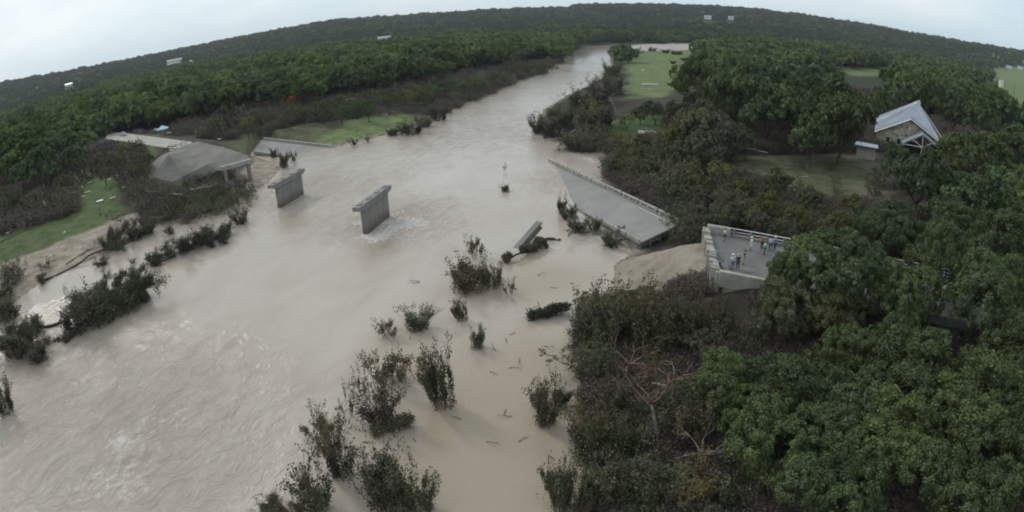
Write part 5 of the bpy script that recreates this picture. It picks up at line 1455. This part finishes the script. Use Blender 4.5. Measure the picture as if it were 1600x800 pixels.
# ------------------------------------------------------------------ stone house, shed and far buildings
def mesh_obj(name, V_, F_, mat, parent=None, thick=0.0, bevel=0.0):
    me = bpy.data.meshes.new(name)
    me.from_pydata([tuple(v) for v in V_], [], F_)
    bm = bmesh.new(); bm.from_mesh(me); bmesh.ops.recalc_face_normals(bm, faces=bm.faces); bm.to_mesh(me); bm.free()
    me.materials.append(mat)
    o = obj(name, me, parent)
    if thick:
        md = o.modifiers.new('thickness', 'SOLIDIFY'); md.thickness = thick; md.offset = 0
    return o
def stone_mat():
    m, t, b = nodes('stone_wall')
    co = N(t, 'ShaderNodeTexCoord')
    v = N(t, 'ShaderNodeTexVoronoi', Scale=1.6); t.links.new(co.outputs['Object'], v.inputs['Vector'])
    c = ramp(t, v.outputs['Color'], [(0.2, (0.22, 0.19, 0.14)), (0.5, (0.36, 0.32, 0.25)), (0.85, (0.5, 0.45, 0.36))])
    t.links.new(c, b.inputs['Base Color'])
    v2 = N(t, 'ShaderNodeTexVoronoi', Scale=1.6, feature='DISTANCE_TO_EDGE'); t.links.new(co.outputs['Object'], v2.inputs['Vector'])
    bp = N(t, 'ShaderNodeBump', Strength=0.8, Distance=0.2); t.links.new(v2.outputs['Distance'], bp.inputs['Height']); t.links.new(bp.outputs[0], b.inputs['Normal'])
    b.inputs['Roughness'].default_value = 0.9
    return m
M['stone'] = stone_mat()
M['roof_metal'] = rough_mat('roof_metal', (0.27, 0.30, 0.34), (0.36, 0.39, 0.43), 0.35, rough=0.38, metal=0.25, bump=0.1)
M['glass'] = rough_mat('glass', (0.03, 0.035, 0.04), (0.05, 0.055, 0.06), 1, rough=0.08, bump=0.0)
M['roof_dark'] = rough_mat('roof_dark', (0.09, 0.095, 0.11), (0.14, 0.15, 0.17), 1)
M['wall_beige'] = rough_mat('wall_beige', (0.35, 0.32, 0.27), (0.46, 0.43, 0.37), 1)
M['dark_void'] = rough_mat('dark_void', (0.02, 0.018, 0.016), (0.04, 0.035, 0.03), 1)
HX = Vector((.825, -.565, 0)).normalized(); HY = Vector((.565, .825, 0)).normalized()
HO = Vector((116.1, 146.9, 0)); HG = min(gz(HO.x, HO.y), 6.0)
T = thing('stone_house', 'stone walled house with big pale metal roof among the trees', 'house', HO, math.atan2(HX.y, HX.x))
def roofpl(name, pts, parent, mat='roof_metal', seams=0, th=0.18):
    o = mesh_obj(name, pts, [tuple(range(len(pts)))], M[mat], parent, th)
    if seams:
        # standing seams run up the slope from the eave edge pts[0]-pts[1] to pts[-1]-pts[2]
        a_, b_ = Vector(pts[0]), Vector(pts[1]); c_, d_ = Vector(pts[2]), Vector(pts[-1])
        if len(pts) == 3: c_ = d_ = Vector(pts[2])
        nrm = (b_ - a_).cross(d_ - a_).normalized()
        if nrm.z < 0: nrm = -nrm
        mb = MB()
        for k in range(1, seams):
            p, q = a_.lerp(b_, k / seams) + nrm * .12, d_.lerp(c_, k / seams) + nrm * .12
            mb.tube(p, q, .05, n=4)
        mb.build('standing_seams', M['roof_metal'], o)
    return o
zb = HG - 1
E_, AZ, HZ = 10.0, 15.3, 19.0
def wall(name, pts, parent, mat='stone', th=0.5):
    return mesh_obj(name, pts, [tuple(range(len(pts)))], M[mat], parent, th)
wall('front_wall', [(-9.8, 0.3, zb), (9.8, .3, zb), (9.8, .3, E_ - .2), (0, .3, AZ - .4), (-9.8, .3, E_ - .2)], T)
wall('side_wall', [(-9.8, .6, zb), (-9.8, 31, zb), (-9.8, 31, E_ - .2), (-9.8, .6, E_ - .2)], T)
wall('side_wall', [(9.8, .6, zb), (9.8, 31, zb), (9.8, 31, E_ - .2), (9.8, .6, E_ - .2)], T)
wall('back_wall', [(-9.5, 31, zb), (9.5, 31, zb), (9.5, 31, E_ - .2), (-9.5, 31, E_ - .2)], T)
ap = (3.2, 10.7, HZ); ap2 = (3.2, 20, HZ)
roofpl('roof', [(12.4, 1, E_ - .3), (12.4, 34, E_ - .3), ap2, ap], T, seams=22)
roofpl('roof', [(-10.9, 32, E_), (-10.9, 2, E_), ap, ap2], T, seams=22)
roofpl('roof', [(10.9, 32, E_), (-10.9, 32, E_), ap2], T, seams=20)
roofpl('roof', [(-10.9, 2, E_), (10.9, 2, E_), ap], T)
roofpl('gable_roof', [(11.6, -1.0, E_ - .4), (11.6, 5, E_ - .4), (0.3, 8.5, AZ + .1), (0.3, -1.0, AZ + .1)], T, seams=8)
roofpl('gable_roof', [(-10.9, 5, E_ - .2), (-10.9, -1.0, E_ - .2), (0.3, -1.0, AZ + .1), (0.3, 8.5, AZ + .1)], T, seams=8)
for s in (-1, 1):
    mb = MB(); mb.tube((s * 10.9, -1.05, E_ - .3), (0.3, -1.05, AZ - .05), .16, n=4); mb.build('fascia_board', M['paint_white'], T)
MB().box((3.2, 12.5, HZ + .4), (1.6, 1.6, 1.2), taper=.6).build('roof_vent', M['steel'], T)
for x in (-6.5, -3.0):
    w_ = MB().box((x, 0.0, 8.0), (1.3, .12, 1.7)).build('window', M['glass'], T)
    f_ = MB()
    for dx in (-.72, .72): f_.box((x + dx, -.04, 8.0), (.12, .16, 1.9))
    for dz in (-.9, .9): f_.box((x, -.04, 8.0 + dz), (1.3, .16, .12))
    f_.build('window_frame', M['paint_white'], w_)
# porch with open truss gable
px0, px1, pxa, pe, pz = -2.2, 10.4, 4.1, 8.6, 12.2
roofpl('porch_roof', [(px1, -6.5, pe), (px1, -.8, pe), (pxa, -.8, pz), (pxa, -6.5, pz)], T, seams=5)
roofpl('porch_roof', [(px0, -.8, pe), (px0, -6.5, pe), (pxa, -6.5, pz), (pxa, -.8, pz)], T, seams=5)
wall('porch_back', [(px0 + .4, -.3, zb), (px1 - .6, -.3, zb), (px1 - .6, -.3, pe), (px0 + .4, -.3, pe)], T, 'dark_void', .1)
tr = MB()
for a_, b_ in (((px0, pe), (px1, pe)), ((px0, pe), (pxa, pz)), ((px1, pe), (pxa, pz)), ((pxa, pe), (pxa, pz)), ((pxa, pe + .05), ((px0 + pxa) / 2, (pe + pz) / 2)), ((pxa, pe + .05), ((px1 + pxa) / 2, (pe + pz) / 2))):
    tr.tube((a_[0], -6.3, a_[1] - .1), (b_[0], -6.3, b_[1] - .1), .13, n=4)
tr.build('gable_truss', M['paint_white'], T)
for x in (px0 + .3, pxa, px1 - .3):
    MB().box((x, -6.2, (zb + pe) / 2), (.5, .5, pe - zb - .2)).build('porch_post', M['stone'], T)
# lean-to shed left of the house
SP = march(1352, 249)
T = thing('garden_shed', 'small pale shed with flat dark roof left of the stone house', 'shed', SP, math.atan2(HX.y, HX.x))
MB().box((0, 0, 1.4), (5.4, 4.6, 3.6)).build('shed_wall', M['wall_beige'], T, bevel=.04)
MB().box((0, -.2, 3.4), (6.6, 6.0, .25)).build('shed_roof', M['roof_dark'], T, bevel=.03)
MB().box((0, -.35, 3.58), (6.6, 5.6, .1)).build('roof_edge', M['roof_metal'], T)
MB().box((1.2, -2.33, 1.1), (1.0, .08, 2.0)).build('shed_door', M['wood_pale'], T)
def cottage(px, py, wpx, label, wallm='paint_white', roofm='roof_metal', rz=0.0, ratio=0.6, hh=3.0, rh=2.0, name='far_house', cat='house', sink=0.0):
    P = march(px, py)
    D = (P - Vector((0, 0, CAM_H))).length
    w = wpx / FPX * D
    l = w * ratio
    az = -math.atan2(P.x, P.y)
    T = thing(name, label, cat, P - Vector((0, 0, sink)), az + rz)
    hh_ = hh * max(1, w / 22)
    MB().box((0, 0, hh_ / 2 - 1), (w, l, hh_ + 2)).build('wall', M[wallm], T)
    r_h = rh * max(1, w / 22)
    x, y = w / 2 + .4, l / 2 + .5
    V_ = [(-x, -y, hh_), (x, -y, hh_), (x, y, hh_), (-x, y, hh_), (-x, 0, hh_ + r_h), (x, 0, hh_ + r_h)]
    mesh_obj('roof', V_, [(0, 1, 5, 4), (2, 3, 4, 5), (0, 4, 3), (1, 2, 5), (0, 3, 2, 1)], M[roofm], T)
    n_ = max(2, int(w / 5))
    for k in range(n_):
        MB().box((-w / 2 + (k + .5) * w / n_, -l / 2 - .03, hh_ * .5), (w / n_ * .35, .08, hh_ * .35)).build('window', M['glass'], T)
    return T
cottage(601, 69, 20, 'long white building inside the left wood near its top', sink=-6, hh=5)
cottage(108, 136, 13, 'small white roofed house alone on the top left hillside', sink=-3)
cottage(273, 101, 24, 'long white house on the far left hillside', sink=-4, hh=4, rh=1.2, ratio=.3)
cottage(302, 100, 12, 'small white house right of the long white hillside house', sink=-4, rh=1.2)
cottage(1106, 30, 11, 'left of two white houses on the skyline hill', sink=-2, hh=6)
cottage(1142, 31, 9, 'right of two white houses on the skyline hill', sink=-2, hh=6)
cottage(1303, 106, 20, 'dark roofed cottage behind the big trees', 'wall_beige', 'roof_dark', rz=.9, ratio=.9, hh=5, rh=5)
cottage(1320, 95, 8, 'small beige house behind the dark roofed cottage', 'wall_beige', 'roof_dark', hh=5)
cottage(1522, 137, 27, 'low grey roofed house at the far field', 'wall_beige', 'roof_metal', rz=-.7, ratio=.6, sink=-1)
cottage(1508, 117, 10, 'small white barn left of the far field', sink=-2)
cottage(1547, 128, 16, 'long low shed beside the far field', 'wall_beige', 'roof_metal', ratio=.3)
cottage(1576, 108, 10, 'white far farmhouse at the right end of the valley', sink=-2)
cottage(1594, 109, 9, 'white far barn at the right photo edge', sink=-2)
# white water tank on the far field
P = march(1564, 136)
T = thing('water_tank', 'white round water tank on the far field', 'water tank', P)
mb = MB(); mb.tube((0, 0, -1), (0, 0, 7), 3.2, n=20); mb.build('tank', M['paint_white'], T, smooth=False)
mb = MB(); mb.tube((0, 0, 7.0), (0, 0, 8.2), 3.3, .4, n=20); mb.build('tank_roof', M['steel'], T)
# utility pole
P = march(1583, 163)
T = thing('utility_pole', 'dark wooden utility pole with crossarm on the far right field', 'utility pole', P, 0.6)
D = (P - Vector((0, 0, CAM_H))).length; ph = 30 / FPX * D
mb = MB(); mb.tube((0, 0, -1), (0, 0, ph), .22, .15, n=8); mb.build('pole', M['bark'], T)
MB().box((0, -.2, ph * .9), (ph * .3, .18, .2)).build('crossarm', M['bark'], T)
for x in (-.42, 0.42, -.2, .2):
    mb = MB(); mb.tube((x * ph * .3, -.2, ph * .9 + .1), (x * ph * .3, -.2, ph * .9 + .4), .08, n=6); mb.build('insulator', M['steel'], T)

# ------------------------------------------------------------------ cars
def car(P, rz, label, paint, L=4.7, Wd=1.9, pickup=False, name='parked_car', cat='car'):
    T = thing(name, label, cat, P, rz)
    M_ = rough_mat(name + '_paint', paint, tuple(c * 1.1 for c in paint), 1, rough=0.3, bump=0)
    def loft(nm, secs, mat, parent=T):
        V_, F_ = [], []
        for x, w0, w1, z0, z1 in secs:
            V_ += [(x, -w0, z0), (x, w0, z0), (x, w1, z1), (x, -w1, z1)]
        for i in range(len(secs) - 1):
            for j in range(4):
                a_ = i * 4 + j; b_ = i * 4 + (j + 1) % 4
                F_.append((a_, b_, b_ + 4, a_ + 4))
        F_ += [(3, 2, 1, 0), tuple(len(V_) - 4 + k for k in range(4))]
        return mesh_obj(nm, V_, F_, mat, parent)
    h = Wd / 2
    loft('body', [(-L / 2, h * .9, h * .85, .45, .95), (-L / 2 + .3, h, h * .95, .35, 1.02), (L / 2 - 1.3, h, h * .95, .35, 1.02), (L / 2 - .3, h, h * .9, .35, .92), (L / 2, h * .85, h * .75, .45, .8)], M_)
    if pickup:
        loft('cabin', [(-.5, h * .92, h * .75, 1.0, 1.0), (-.45, h * .92, h * .78, 1.0, 1.75), (.9, h * .92, h * .78, 1.0, 1.75), (1.5, h * .92, h * .9, 1.0, 1.05)], M_)
        MB().box((-1.4, 0, 1.03), (1.6, Wd * .78, .05)).build('truck_bed', M['dark_void'], T)
    else:
        loft('cabin', [(-1.9, h * .9, h * .85, 1.0, 1.03), (-1.3, h * .92, h * .75, 1.0, 1.5), (.4, h * .92, h * .75, 1.0, 1.5), (1.2, h * .92, h * .88, 1.0, 1.04)], M_)
    loft('windscreen', [(.62, h * .8, h * .7, 1.12, 1.48 if not pickup else 1.68), (1.12 if not pickup else 1.36, h * .8, h * .76, 1.1, 1.12)], M['glass'])
    for s in (-1, 1):
        loft('side_window', [(-.4, .03, .03, 1.1, 1.5), (.5, .03, .03, 1.1, 1.5)], M['glass']).location = (0, s * h * .88, 0)
        MB().box((L / 2 - .05, s * h * .6, .75), (.12, .3, .16)).build('headlight', M['paint_white'], T)
        for x in (-L / 2 + .95, L / 2 - .95):
            mb = MB(); mb.tube((x, s * h * .82, .35), (x, s * h * 1.02, .35), .36, n=14); w_ = mb.build('wheel', M['dark_void'], T)
            mb = MB(); mb.tube((x, s * h * 1.0, .35), (x, s * h * 1.04, .35), .2, n=10); mb.build('rim', M['steel'], w_)
    return T
P = at(193, 212, 6.5)
car(P, math.radians(150), 'silver grey pickup truck parked on the road at the left bank', (.42, .44, .48), 5.8, 2.1, True, 'pickup_truck', 'pickup truck')
P = place(152, 236, .8)
car(P, math.radians(200), 'blue car half hidden by brush below the left road', (.05, .1, .22), 5.2, 2.0)
# pale blue shade canopy
P = at(254, 203, 6.4); P.z = gz(P.x, P.y)
T = thing('shade_canopy', 'pale blue shade canopy on poles beside the left road', 'canopy', P, .4)
mesh_obj('canopy_top', [(-2.6, -2.6, 2.6), (2.6, -2.6, 2.6), (2.6, 2.6, 2.6), (-2.6, 2.6, 2.6), (0, 0, 4.2)], [(0, 1, 4), (1, 2, 4), (2, 3, 4), (3, 0, 4)], rough_mat('canvas_blue', (.38, .5, .6), (.45, .58, .68), 1), T, .06)
for sx in (-2.4, 2.4):
    for sy in (-2.4, 2.4):
        mb = MB(); mb.tube((sx, sy, -.2), (sx, sy, 2.6), .05, n=6); mb.build('pole', M['steel'], T)
# small boat on the long green field, trailer on the clearing
for px, py, ln, ds, nm, ct in [(1016, 133, 7.5, 'white boat stranded on the long green field', 'stranded_boat', 'boat'), (1011, 210, 5.2, 'white flatbed trailer on the small bright clearing', 'flatbed_trailer', 'trailer')]:
    P = place(px, py, .3)
    T = thing(nm, ds, ct, P, -.1)
    if ct == 'boat':
        V_, F_ = [], []
        S_ = [(-.5, .8, 1), (-.3, 1.0, 1), (.1, 1.0, 1), (.35, .7, 1.05), (.5, .05, 1.2)]
        for x, w, z in S_: V_ += [(x * ln, -w, z * .9), (x * ln, -w * .6, .1), (x * ln, w * .6, .1), (x * ln, w, z * .9)]
        for i in range(4):
            for j in range(3): F_.append((i * 4 + j, i * 4 + j + 1, i * 4 + j + 5, i * 4 + j + 4))
        F_ += [(0, 1, 2, 3)]
        mesh_obj('hull', V_, F_, M['paint_white'], T, .08)
        for x in (-.25, .05): MB().box((x * ln, 0, .6), (.35, 1.7, .08)).build('bench_seat', M['wood_pale'], T)
    else:
        MB().box((0, 0, .8), (ln, 2.1, .12)).build('trailer_bed', M['wood_pale'], T)
        for s in (-1, 1):
            MB().box((0, s * 1.05, 1.05), (ln, .06, .4)).build('side_rail', M['paint_white'], T)
            mb = MB(); mb.tube((-.3, s * 1.0, .4), (-.3, s * 1.2, .4), .4, n=14); mb.build('wheel', M['dark_void'], T)
        mb = MB(); mb.tube((ln / 2, 0, .75), (ln / 2 + 1.4, 0, .6), .06, n=6); mb.build('tow_bar', M['steel'], T)
# wreckage boards and sheets strewn about
BD = [(49, 290, 9, 'w'), (5, 304, 10, 'w'), (21, 309, 8, 'w'), (30, 300, 6, 'w'), (52, 305, 7, 'w'), (156, 314, 10, 'w'), (176, 310, 10, 'p'), (194, 293, 7, 'w'), (127, 292, 5, 'w'), (140, 286, 7, 'p'), (165, 271, 10, 'p'), (168, 282, 11, 'p'),
      (179, 239, 6, 'w'), (164, 244, 8, 'w'), (115, 257, 7, 'w'), (130, 307, 8, 'p'), (137, 301, 9, 'p'), (101, 365, 3, 'w'), (530, 139, 5, 'w'), (461, 169, 12, 'w'), (645, 116, 12, 'w'), (672, 121, 9, 'w'), (630, 135, 4, 'w'),
      (312, 191, 12, 'w'), (329, 186, 5, 'w'), (307, 218, 10, 'p'), (343, 218, 5, 'w'), (245, 203, 9, 'w'), (265, 207, 8, 'w'), (275, 228, 14, 'p'), (268, 235, 12, 'p'), (283, 222, 12, 'p'), (1004, 110, 4, 'w'), (5, 352, 8, 'w'), (12, 365, 6, 'p'),
      (744, 97, 4, 'w'), (700, 104, 4, 'w'), (1240, 190, 4, 'w'), (425, 193, 5, 'w')]
rng2 = random.Random(3)
for px, py, w, k in BD:
    P = place(px, py, .25)
    D = (P - Vector((0, 0, CAM_H))).length
    L = w / FPX * D * 1.15
    c_ = MB(); h_ = rng2.uniform(.15, .5)
    bend = rng2.uniform(-.25, .25)
    wd = L * (.16 if k == 'p' else .45)
    c_.hexa([(-L / 2, -wd / 2, h_), (L / 2, -wd / 2, h_ + bend), (L / 2, wd / 2, h_ + bend + .15), (-L / 2, wd / 2, h_ + .1), (-L / 2, -wd / 2, h_ + .08), (L / 2, -wd / 2, h_ + bend + .08), (L / 2 * .9, wd / 2, h_ + bend + .25), (-L / 2 * .95, wd / 2, h_ + .2)])
    o = c_.build('debris_sheet' if k == 'w' else 'debris_board', M['paint_white' if k == 'w' else 'wood_pale'], None, P)
    o.rotation_euler = (0, 0, rng2.uniform(-.6, .6))
    tag(o, None, 'sheet' if k == 'w' else 'board', 'wreckage strewn by the flood')
    auto_label(o, 'white wreckage sheet' if k == 'w' else 'pale wreckage board', P)

# ------------------------------------------------------------------ people
def skinned(name, chains, mat, parent, sub=1):
    """chains: joint lists [(co, radius), ...]; a chain whose first joint repeats an earlier one grows from it"""
    V_, R_, E_l = [], [], []
    idx = {}
    def vid(c, r):
        k = tuple(round(q, 4) for q in c)
        if k not in idx:
            idx[k] = len(V_); V_.append(k); R_.append(r)
        return idx[k]
    for ch_ in chains:
        prev = None
        for c, r in ch_:
            i = vid(c, r)
            if prev is not None and prev != i: E_l.append((prev, i))
            prev = i
    me = bpy.data.meshes.new(name)
    me.from_pydata(V_, E_l, [])
    o = obj(name, me, parent)
    me.materials.append(mat)
    md = o.modifiers.new('skin', 'SKIN'); md.use_smooth_shade = True
    for i, sv in enumerate(me.skin_vertices[0].data if me.skin_vertices else []):
        sv.radius = (R_[i] if isinstance(R_[i], tuple) else (R_[i], R_[i]))
        sv.use_root = (i == 0)
    ms = o.modifiers.new('smooth', 'SUBSURF'); ms.levels = ms.render_levels = sub
    return o
def ensure_skin(me):
    bm = bmesh.new(); bm.from_mesh(me)
    bm.verts.layers.skin.verify()
    bm.to_mesh(me); bm.free()
_sk = skinned
def skinned(name, chains, mat, parent, sub=1):
    V_, R_, E_l = [], [], []; idx = {}
    for ch_ in chains:
        prev = None
        for c, r in ch_:
            k = tuple(round(q, 4) for q in c)
            if k not in idx:
                idx[k] = len(V_); V_.append(k); R_.append(r if isinstance(r, tuple) else (r, r))
            i = idx[k]
            if prev is not None and prev != i: E_l.append((prev, i))
            prev = i
    bm = bmesh.new(); lay = bm.verts.layers.skin.verify()
    vs_ = []
    for i, (c, r) in enumerate(zip(V_, R_)):
        v = bm.verts.new(c); v[lay].radius = r; v[lay].use_root = (i == 0); vs_.append(v)
    for a_, b_ in E_l: bm.edges.new((vs_[a_], vs_[b_]))
    me = bpy.data.meshes.new(name); bm.to_mesh(me); bm.free()
    me.materials.append(mat)
    o = obj(name, me, parent)
    md = o.modifiers.new('skin', 'SKIN'); md.use_smooth_shade = True
    ms = o.modifiers.new('smooth', 'SUBSURF'); ms.levels = ms.render_levels = sub
    return o
def flatmat(nm, c):
    if nm not in M: M[nm] = rough_mat(nm, tuple(k * .9 for k in c), c, 6, bump=.05)
    return M[nm]
M['skin'] = flatmat('skin', (.42, .25, .18)); M['shoe'] = flatmat('shoe', (.05, .045, .04))
def person(P, rz, label, shirt, legs, hat=None, hair=(.05, .035, .025), pose='stand', shorts=False, coat=False, group='people looking at the flood', fingers=True):
    T = thing('person', label, 'person', P, rz, group)
    pel, ch_, nk, hd = (0, 0, .95), (0, .01, 1.28), (0, 0, 1.48), (0, .02, 1.56)
    sh = [(-.17, 0, 1.40), (.17, 0, 1.40)]
    arms = {'stand': [((-.24, -.02, 1.13), (-.26, .05, .88)), ((.24, -.02, 1.13), (.26, .05, .88))],
            'photo': [((-.27, .12, 1.22), (-.12, .32, 1.50)), ((.27, .12, 1.22), (.12, .32, 1.50))],
            'fold': [((-.27, .04, 1.15), (-.02, .20, 1.14)), ((.27, .04, 1.15), (.02, .22, 1.20))],
            'one': [((-.27, .12, 1.25), (-.20, .22, 1.52)), ((.24, -.02, 1.13), (.26, .05, .88))]}[pose]
    hips = [(-.09, 0, .90), (.09, 0, .90)]; kn = [(-.11, .03, .48), (.12, .0, .48)]; an = [(-.12, 0, .09), (.13, -.03, .09)]
    body = [[(pel, (.145, .11)), ((0, .01, 1.12), (.13, .10)), (ch_, (.16, .115)), ((0, 0, 1.40), (.12, .09)), (nk, (.055, .055)), (hd, (.06, .065))]]
    for s in (0, 1):
        el, wr = arms[s]
        body.append([((0, 0, 1.40), 0), (sh[s], (.06, .06)), (el, (.042, .042)), (wr, (.027, .022))])
        d = Vector(wr) - Vector(el); d.normalize()
        palm = Vector(wr) + d * .07
        body.append([(wr, 0), (tuple(palm), (.035, .02))])
        if fingers:
            sd_ = d.cross(Vector((0, 1, .01))).normalized() if abs(d.y) < .9 else Vector((1, 0, 0))
            fw = sd_.cross(d)
            for k, (o_, ln) in enumerate(((-.028, .062), (-.01, .072), (.009, .068), (.027, .052))):
                b0 = palm + sd_ * o_ + d * .02
                body.append([(tuple(palm), 0), (tuple(b0), (.009, .009)), (tuple(b0 + d * ln * .55 + fw * .008), (.008, .008)), (tuple(b0 + d * ln + fw * .025), (.007, .007))])
            b0 = Vector(wr) + d * .03 + sd_ * -.03
            body.append([(wr, 0), (tuple(b0), (.011, .011)), (tuple(b0 + d * .04 - sd_ * .02 + fw * .015), (.009, .009))])
        body.append([(pel, 0), (hips[s], (.085, .085)), (kn[s], (.055, .055)), (an[s], (.036, .038)), ((an[s][0], .07, .04), (.038, .03)), ((an[s][0], .15, .035), (.03, .02))])
    skinned('body', body, M['skin'], T)
    # head with features
    bm = bmesh.new()
    bmesh.ops.create_uvsphere(bm, u_segments=14, v_segments=10, radius=.115, matrix=Matrix.Translation((0, .02, 1.655)) @ Matrix.Diagonal((.82, .95, 1.08, 1)))
    for v in bm.verts:
        if v.co.y > .09 and abs(v.co.x) < .03 and 1.62 < v.co.z < 1.67: v.co.y += .022
    for sx in (-1, 1):
        bmesh.ops.create_uvsphere(bm, u_segments=6, v_segments=5, radius=.022, matrix=Matrix.Translation((sx * .094, .015, 1.65)) @ Matrix.Diagonal((.4, 1, 1.4, 1)))
    me = bpy.data.meshes.new('head'); bm.to_mesh(me); bm.free(); me.materials.append(M['skin'])
    for p in me.polygons: p.use_smooth = True
    hdo = obj('head', me, T)
    e_ = MB()
    for sx in (-1, 1): e_.box((sx * .035, .122, 1.665), (.022, .01, .012))
    e_.box((0, .122, 1.6), (.045, .01, .01))
    e_.build('face_features', M['dark_void'], hdo)['kind'] = 'stuff'
    # hair or hat
    bm = bmesh.new()
    bmesh.ops.create_uvsphere(bm, u_segments=14, v_segments=10, radius=.126, matrix=Matrix.Translation((0, .004, 1.672)) @ Matrix.Diagonal((.84, .97, 1.05, 1)))
    bmesh.ops.delete(bm, geom=[v for v in bm.verts if v.co.z < (1.70 if hat else 1.63) or (v.co.y > .085 and v.co.z < 1.71)], context='VERTS')
    me = bpy.data.meshes.new('hair'); bm.to_mesh(me); bm.free()
    me.materials.append(flatmat('hat%s' % (hat,), hat) if hat else flatmat('hair%s' % (hair,), hair))
    for p in me.polygons: p.use_smooth = True
    ho = obj('cap' if hat else 'hair', me, T)
    if hat:
        MB().box((0, .15, 1.705), (.15, .12, .015)).build('cap_brim', me.materials[0], ho)
    # shirt
    sm_ = flatmat('shirt%s' % (shirt,), shirt)
    sc_ = [[((0, 0, .93 if not coat else .70), (.165, .135)), ((0, .01, 1.12), (.155, .125)), (ch_, (.18, .135)), ((0, 0, 1.40), (.13, .105)), ((0, 0, 1.455), (.075, .07))]]
    for s in (0, 1):
        el, wr = arms[s]
        m_ = tuple(sh[s][k] * .3 + el[k] * .7 for k in range(3))
        sc_.append([((0, 0, 1.40), 0), (sh[s], (.082, .082)), (m_, (.066, .066))])
    skinned('shirt', sc_, sm_, T)
    pm = flatmat('legs%s' % (legs,), legs)
    pc = []
    for s in (0, 1):
        end = tuple(kn[s][k] * .9 + an[s][k] * .1 for k in range(3)) if shorts else (an[s][0], an[s][1], .12)
        l_ = [((0, 0, .96), (.155, .125)), (hips[s], (.105, .105)), (kn[s], (.072, .075))]
        if not shorts: l_.append((end, (.058, .06)))
        pc.append(l_)
    skinned('shorts' if shorts else 'trousers', pc, pm, T)
    for s in (0, 1):
        skinned('shoe', [[((an[s][0], -.03, .05), (.046, .045)), ((an[s][0], .07, .045), (.046, .035)), ((an[s][0], .17, .035), (.036, .025))]], M['shoe'], T)
    return T
white = (.78, .78, .78)
for px, py, yaw, lab, shirt, legs, hat, pose, shorts, coat in [
    (1132, 377, 60, 'person in white shirt and navy shorts photographing the river at the broken end', white, (.04, .05, .10), None, 'photo', True, False),
    (1173.5, 391, 70, 'person in pale mint shirt, white shorts and white cap near the deck middle', (.62, .78, .74), (.74, .76, .76), white, 'fold', True, False),
    (1190, 389, 30, 'person in orange shirt and dark trousers by the far rail', (.50, .15, .05), (.04, .035, .035), None, 'stand', False, False),
    (1194, 398, 60, 'person in bright mint green shirt with folded arms', (.30, .72, .52), (.10, .14, .13), None, 'fold', False, False),
    (1203, 391, -20, 'person in pale lilac shirt standing between the mint and blue shirts', (.55, .60, .80), (.10, .12, .2), None, 'stand', False, False),
    (1210, 391, 40, 'person in blue shirt and pale cap beside the leaves', (.16, .27, .62), (.06, .08, .14), (.5, .55, .7), 'stand', False, False),
    (1144, 420, 20, 'person in white shirt and blue jeans at the near parapet', (.70, .70, .82), (.12, .17, .30), white, 'fold', False, False),
    (1152, 420, 0, 'person in dark navy clothes and grey cap at the near parapet', (.03, .035, .07), (.04, .045, .08), (.35, .36, .38), 'stand', False, False),
    (1162, 413, 80, 'person in olive brown shirt and tan shorts behind the navy clothed person', (.10, .085, .06), (.30, .24, .18), None, 'stand', True, False)]:
    P = at(px, py, DECK_Z + .02)
    person(P, math.radians(yaw), lab, shirt, legs, hat, pose=pose, shorts=shorts, coat=coat).scale = (1.25, 1.25, 1.08)
# dark bag by the parapet
P = at(1124, 417, DECK_Z + .02)
T = thing('backpack', 'black backpack propped on the broken deck end wall', 'backpack', P, .3)
MB().box((0, 0, .3), (.34, .24, .56), taper=.75).build('bag', M['dark_void'], T, bevel=.05)
for s in (-1, 1):
    mb = MB(); mb.tube((s * .1, -.13, .1), (s * .1, -.16, .5), .02, n=5); mb.build('strap', M['dark_void'], T)
for px, py, lab, shirt, legs in [(168, 210, 'person in white shirt on the left road, left of the pickup', white, (.1, .1, .12)), (213, 212, 'person in dark clothes right of the pickup', (.05, .05, .06), (.05, .05, .07)),
                                 (219, 209, 'person in pale shirt on the left road behind the dark clothed one', (.6, .6, .62), (.1, .1, .12)), (216, 218, 'person in grey clothes at the near edge of the left road', (.2, .2, .22), (.06, .06, .07)),
                                 (243, 206, 'person in white standing just left of the blue canopy', white, (.3, .3, .3)), (163, 228, 'person in pale top standing by the blue car', (.6, .58, .6), (.2, .22, .3))]:
    P = at(px, py, 6.4); P.z = max(gz(P.x, P.y), 6.4 if abs(P.z - 6.4) < .1 and px != 163 else 0)
    person(P, random.uniform(0, 6), lab, shirt, legs, group='people on the left bank road', fingers=False)
# a small tree of rust-orange dead foliage
o_ = put(458, 156, 12, 'leaf_orange', 'small tree with bright orange dead leaves', 'individual trees on the banks', protos=MID)
#END_TREES

for o_ in bpy.data.objects:
    if o_.parent and o_.name.split('.')[0] in ('branches', 'snagged_branches', 'bent_rebar', 'standing_seams', 'broken_end_wall'): o_['kind'] = 'stuff'
flush_labels()
